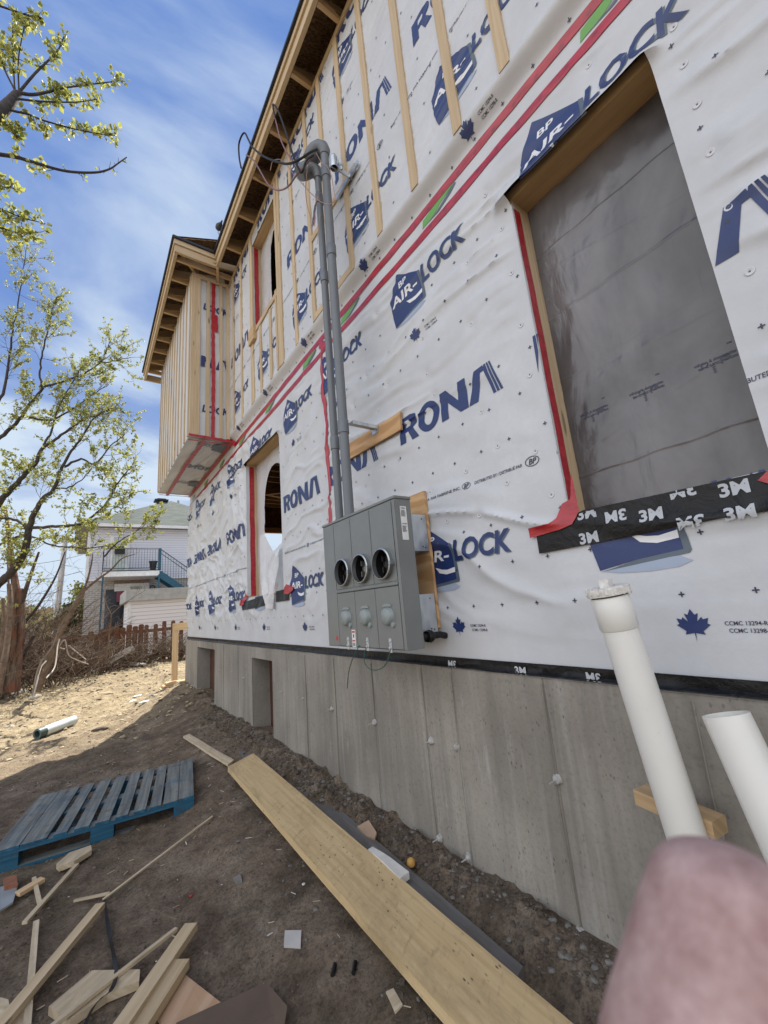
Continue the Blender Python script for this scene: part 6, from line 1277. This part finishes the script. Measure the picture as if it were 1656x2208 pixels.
barestem('bare_tree', 'slim dark trunk slanting up to the right behind the leaning pole', [(.05, .03, [(22, 1480, 12), (45, 1425, 12), (73, 1370, 12)]), (.035, .012, [(50, 1345, 12), (80, 1310, 12), (109, 1264, 12), (125, 1232, 12), (140, 1190, 12)])], 34, BARK, None, 'tree', dict(every=.13, L=(.2, .8), depth=1))
barestem('bare_tree', 'thin reddish sapling standing before the glass door of the neighbour house', [(.022, .014, [(228, 1432, 12.2), (234, 1380, 12.2), (240, 1325, 12.2)]), (.012, .004, [(240, 1325, 12.2), (228, 1300, 12.2), (222, 1270, 12.2), (208, 1245, 12.2)]), (.012, .004, [(240, 1325, 12.2), (262, 1305, 12.2), (285, 1290, 12.2), (315, 1272, 12.2)])], 35, BARK2, None, 'tree', dict(every=.09, L=(.15, .5), depth=1, start=.5))
barestem('bare_tree', 'short forked pale stem near the front of the thicket', [(.028, .018, [(72, 1500, 9.8), (80, 1455, 9.8), (90, 1425, 9.8)]), (.014, .006, [(90, 1425, 9.8), (115, 1390, 9.8), (128, 1350, 9.8)])], 36, TWIG, None, 'tree', dict(every=.12, L=(.15, .5), depth=1))
# brambles: arching canes, each clump a thing
rg = random.Random(77)
spots = [(-1.6, 12.6), (-1.0, 12.9), (-.55, 12.2), (-.2, 13.2), (.25, 13.0), (.65, 13.4), (1.1, 13.5), (1.6, 13.6), (2.1, 13.6), (-2.2, 12.0), (-2.6, 13.2), (-.8, 13.5), (-1.35, 11.7), (2.5, 13.5)]
LAB = ['bare bramble thicket behind the reddish trunk', 'tangled bare canes right of the reddish trunk', 'bare clump at the foot of the leaning brown trunk', 'bare canes in front of the dark fence gap', 'twiggy clump left of the heap of white boards', 'twiggy clump behind the heap of white boards', 'vine tangle above the leaning board', 'vine tangle on the open pickets', 'vine tangle beside the timber post', 'bare clump beyond the left edge', 'tall bare clump at the far left by the fence', 'dense brown canes against the fence below the utility pole', 'low canes in front of the pale double stem', 'vine tangle hidden behind the house corner']
for i, (bx, by) in enumerate(spots):
    m = MB(); zg = G(bx, by); tall = 1.0+(.9 if bx < -.6 else 0)+(.5 if bx < -1.4 else 0)
    for c in range(44 if bx < .4 else 34):
        p = Vector((bx+rg.gauss(0, .22), by+rg.gauss(0, .15), zg)); a = rg.uniform(0, 6.28); lean = rg.uniform(.1, .7); L = rg.uniform(.6, 1.3)*tall; q = [p]
        d = Vector((math.cos(a)*lean, math.sin(a)*lean*.6, 1)).normalized()
        for s in range(9): d = (d+Vector((math.cos(a)*.10, math.sin(a)*.04, -.10 if bx > -.3 else -.05))+Vector((rg.gauss(0, .10), rg.gauss(0, .08), rg.gauss(0, .10)))).normalized(); q.append(q[-1]+d*L/9)
        r = rg.uniform(.006, .016); m.tube(q, [r*(1-.07*s) for s in range(10)], 4, rg.choice([0, 0, 1, 2]), cap=False); twigs(m, None, q, r*1.6, rg, every=.11, L=(.15, .55), depth=0, mi=rg.choice([0, 1]), start=.3)
    tag(m.build('bare_shrub', [BARK2, TWIG, DARKTW], None, org=(bx, by, zg)), LAB[i], 'shrub', 'bare brambles and vines along the fence')
# pale bare branches lying over the ground
for i, pl_ in enumerate([[(140, 1400, 11.5), (128, 1395, 11.3), (140, 1380, 11.3), (148, 1412, 11.4), (170, 1425, 11.8), (190, 1432, 12)], [(72, 1505, 9.6), (80, 1470, 9.7), (88, 1440, 9.9), (100, 1425, 10)], [(100, 1462, 10), (118, 1438, 10.3), (124, 1395, 10.6), (128, 1378, 10.7)], [(148, 1392, 11.5), (170, 1410, 11.8), (185, 1422, 12)]]):
    m = MB(); m.tube(spl([P(a, b, 1, c) for a, b, c in pl_], 6), .012, 5); topobj(m, 'dead_branch', simple('bleached_branch', (.42, .37, .32), .85) if i == 0 else bpy.data.materials['bleached_branch'], ['curled bleached branch arching in front of the fence', 'short bleached stick standing by the rocks', 'upright bleached branch right of the leaning trunk', 'straight bleached branch sloping towards the boards'][i], 'branch', 'bleached dead branches in the thicket', smooth=True)
def bush(name, x, y, z0, rx, rz, n, s, mats_, label, seed, cat='bush'):
    rg = random.Random(seed); t = empty(name, (x, y, z0), label, cat); w_ = MB(); w_.tube([(x, y, z0-.3), (x, y, z0+rz)], .06, 6); w_.build('trunk', BARK, t); lf = MB()
    cl = [(rg.gauss(0, .45), rg.gauss(0, .45), rg.uniform(.05, 1)) for _ in range(34)]
    for _ in range(n):
        c = rg.choice(cl); k = (1-c[2]*.45); p = Vector((x+(c[0]*k+rg.gauss(0, .16))*rx, y+(c[1]*k+rg.gauss(0, .16))*rx, z0+(c[2]*1.8+rg.gauss(0, .10))*rz)); leaf(lf, p, (rg.gauss(0, 1), rg.gauss(0, 1), rg.gauss(.5, 1)), s*rg.uniform(.6, 1.3), rg.choice(range(len(mats_))), rg)
    lf.build('crown', list(mats_), t)
q = P(152, 1335, 1, 21); bush('evergreen_bush', q.x, 21, -1.0, .75, 1.05, 5200, .13, (LF3, LF3, LF2), 'dark green bush beside the corner of the neighbour house', 41)
q = P(172, 1320, 1, 24); bush('budding_bush', q.x, 24, -.8, 1.0, 1.5, 3000, .12, (LF1, LF2), 'yellow-green budding bush behind the dark green bush', 42)
rg = random.Random(3)
for i, (x, y, rx, rz, n) in enumerate([(-3.5, 34, 2.6, 1.5, 2600), (-6.5, 36, 3.0, 1.8, 2600), (-1.2, 38, 2.6, 1.5, 2200), (-10, 38, 3.4, 2.2, 2200)]): bush('distant_tree', x, y, -1.2, rx, rz, n, .28, (leafm('brown_budding_crown', (.16, .11, .08), (.24, .19, .12)), LF2), ['hazy brown budding tree just left of the utility pole far off', 'hazy brown tree far off at the left edge', 'low far-off tree right of the utility pole', 'far-off tree beyond the left edge'][i], 50+i, 'tree')
# bird on the eave
m = MB(); b = P(474, 493, 0, 1.27); ux = (P(460, 485, 0, 1.27)-b); ux.x = 0; ux.normalize(); c_ = Vector((1.27, b.y, b.z)); up_ = Vector((0, 0, 1)); fw = Vector((0, 1, 0))
bp = [(-.16, -.02, .008), (-.10, -.005, .016), (-.05, .01, .034), (0, .03, .046), (.045, .05, .044), (.075, .085, .028), (.085, .12, .022), (.098, .145, .024), (.118, .150, .017), (.135, .145, .006), (.150, .140, .003)]
m.tube([Vector((1.262, b.y, 5.435))+fw*a+up_*(z+.055) for a, z, r in bp], [r for *_, r in bp], 12); 
for s in (-.015, .015): m.tube([(1.262+s, b.y, 5.475), (1.262+s, b.y+.005, 5.392)], .004, 5); m.tube([(1.275+s, b.y-.01, 5.393), (1.275+s, b.y+.03, 5.393)], .003, 4)
topobj(m, 'bird', simple('slate_feathers', (.05, .055, .065), .6, 0, .3, 30), 'dark grey pigeon perched on the roof edge against the sky', 'bird', smooth=True)

for o in bpy.data.objects:
    if '_o' in o: del o['_o']
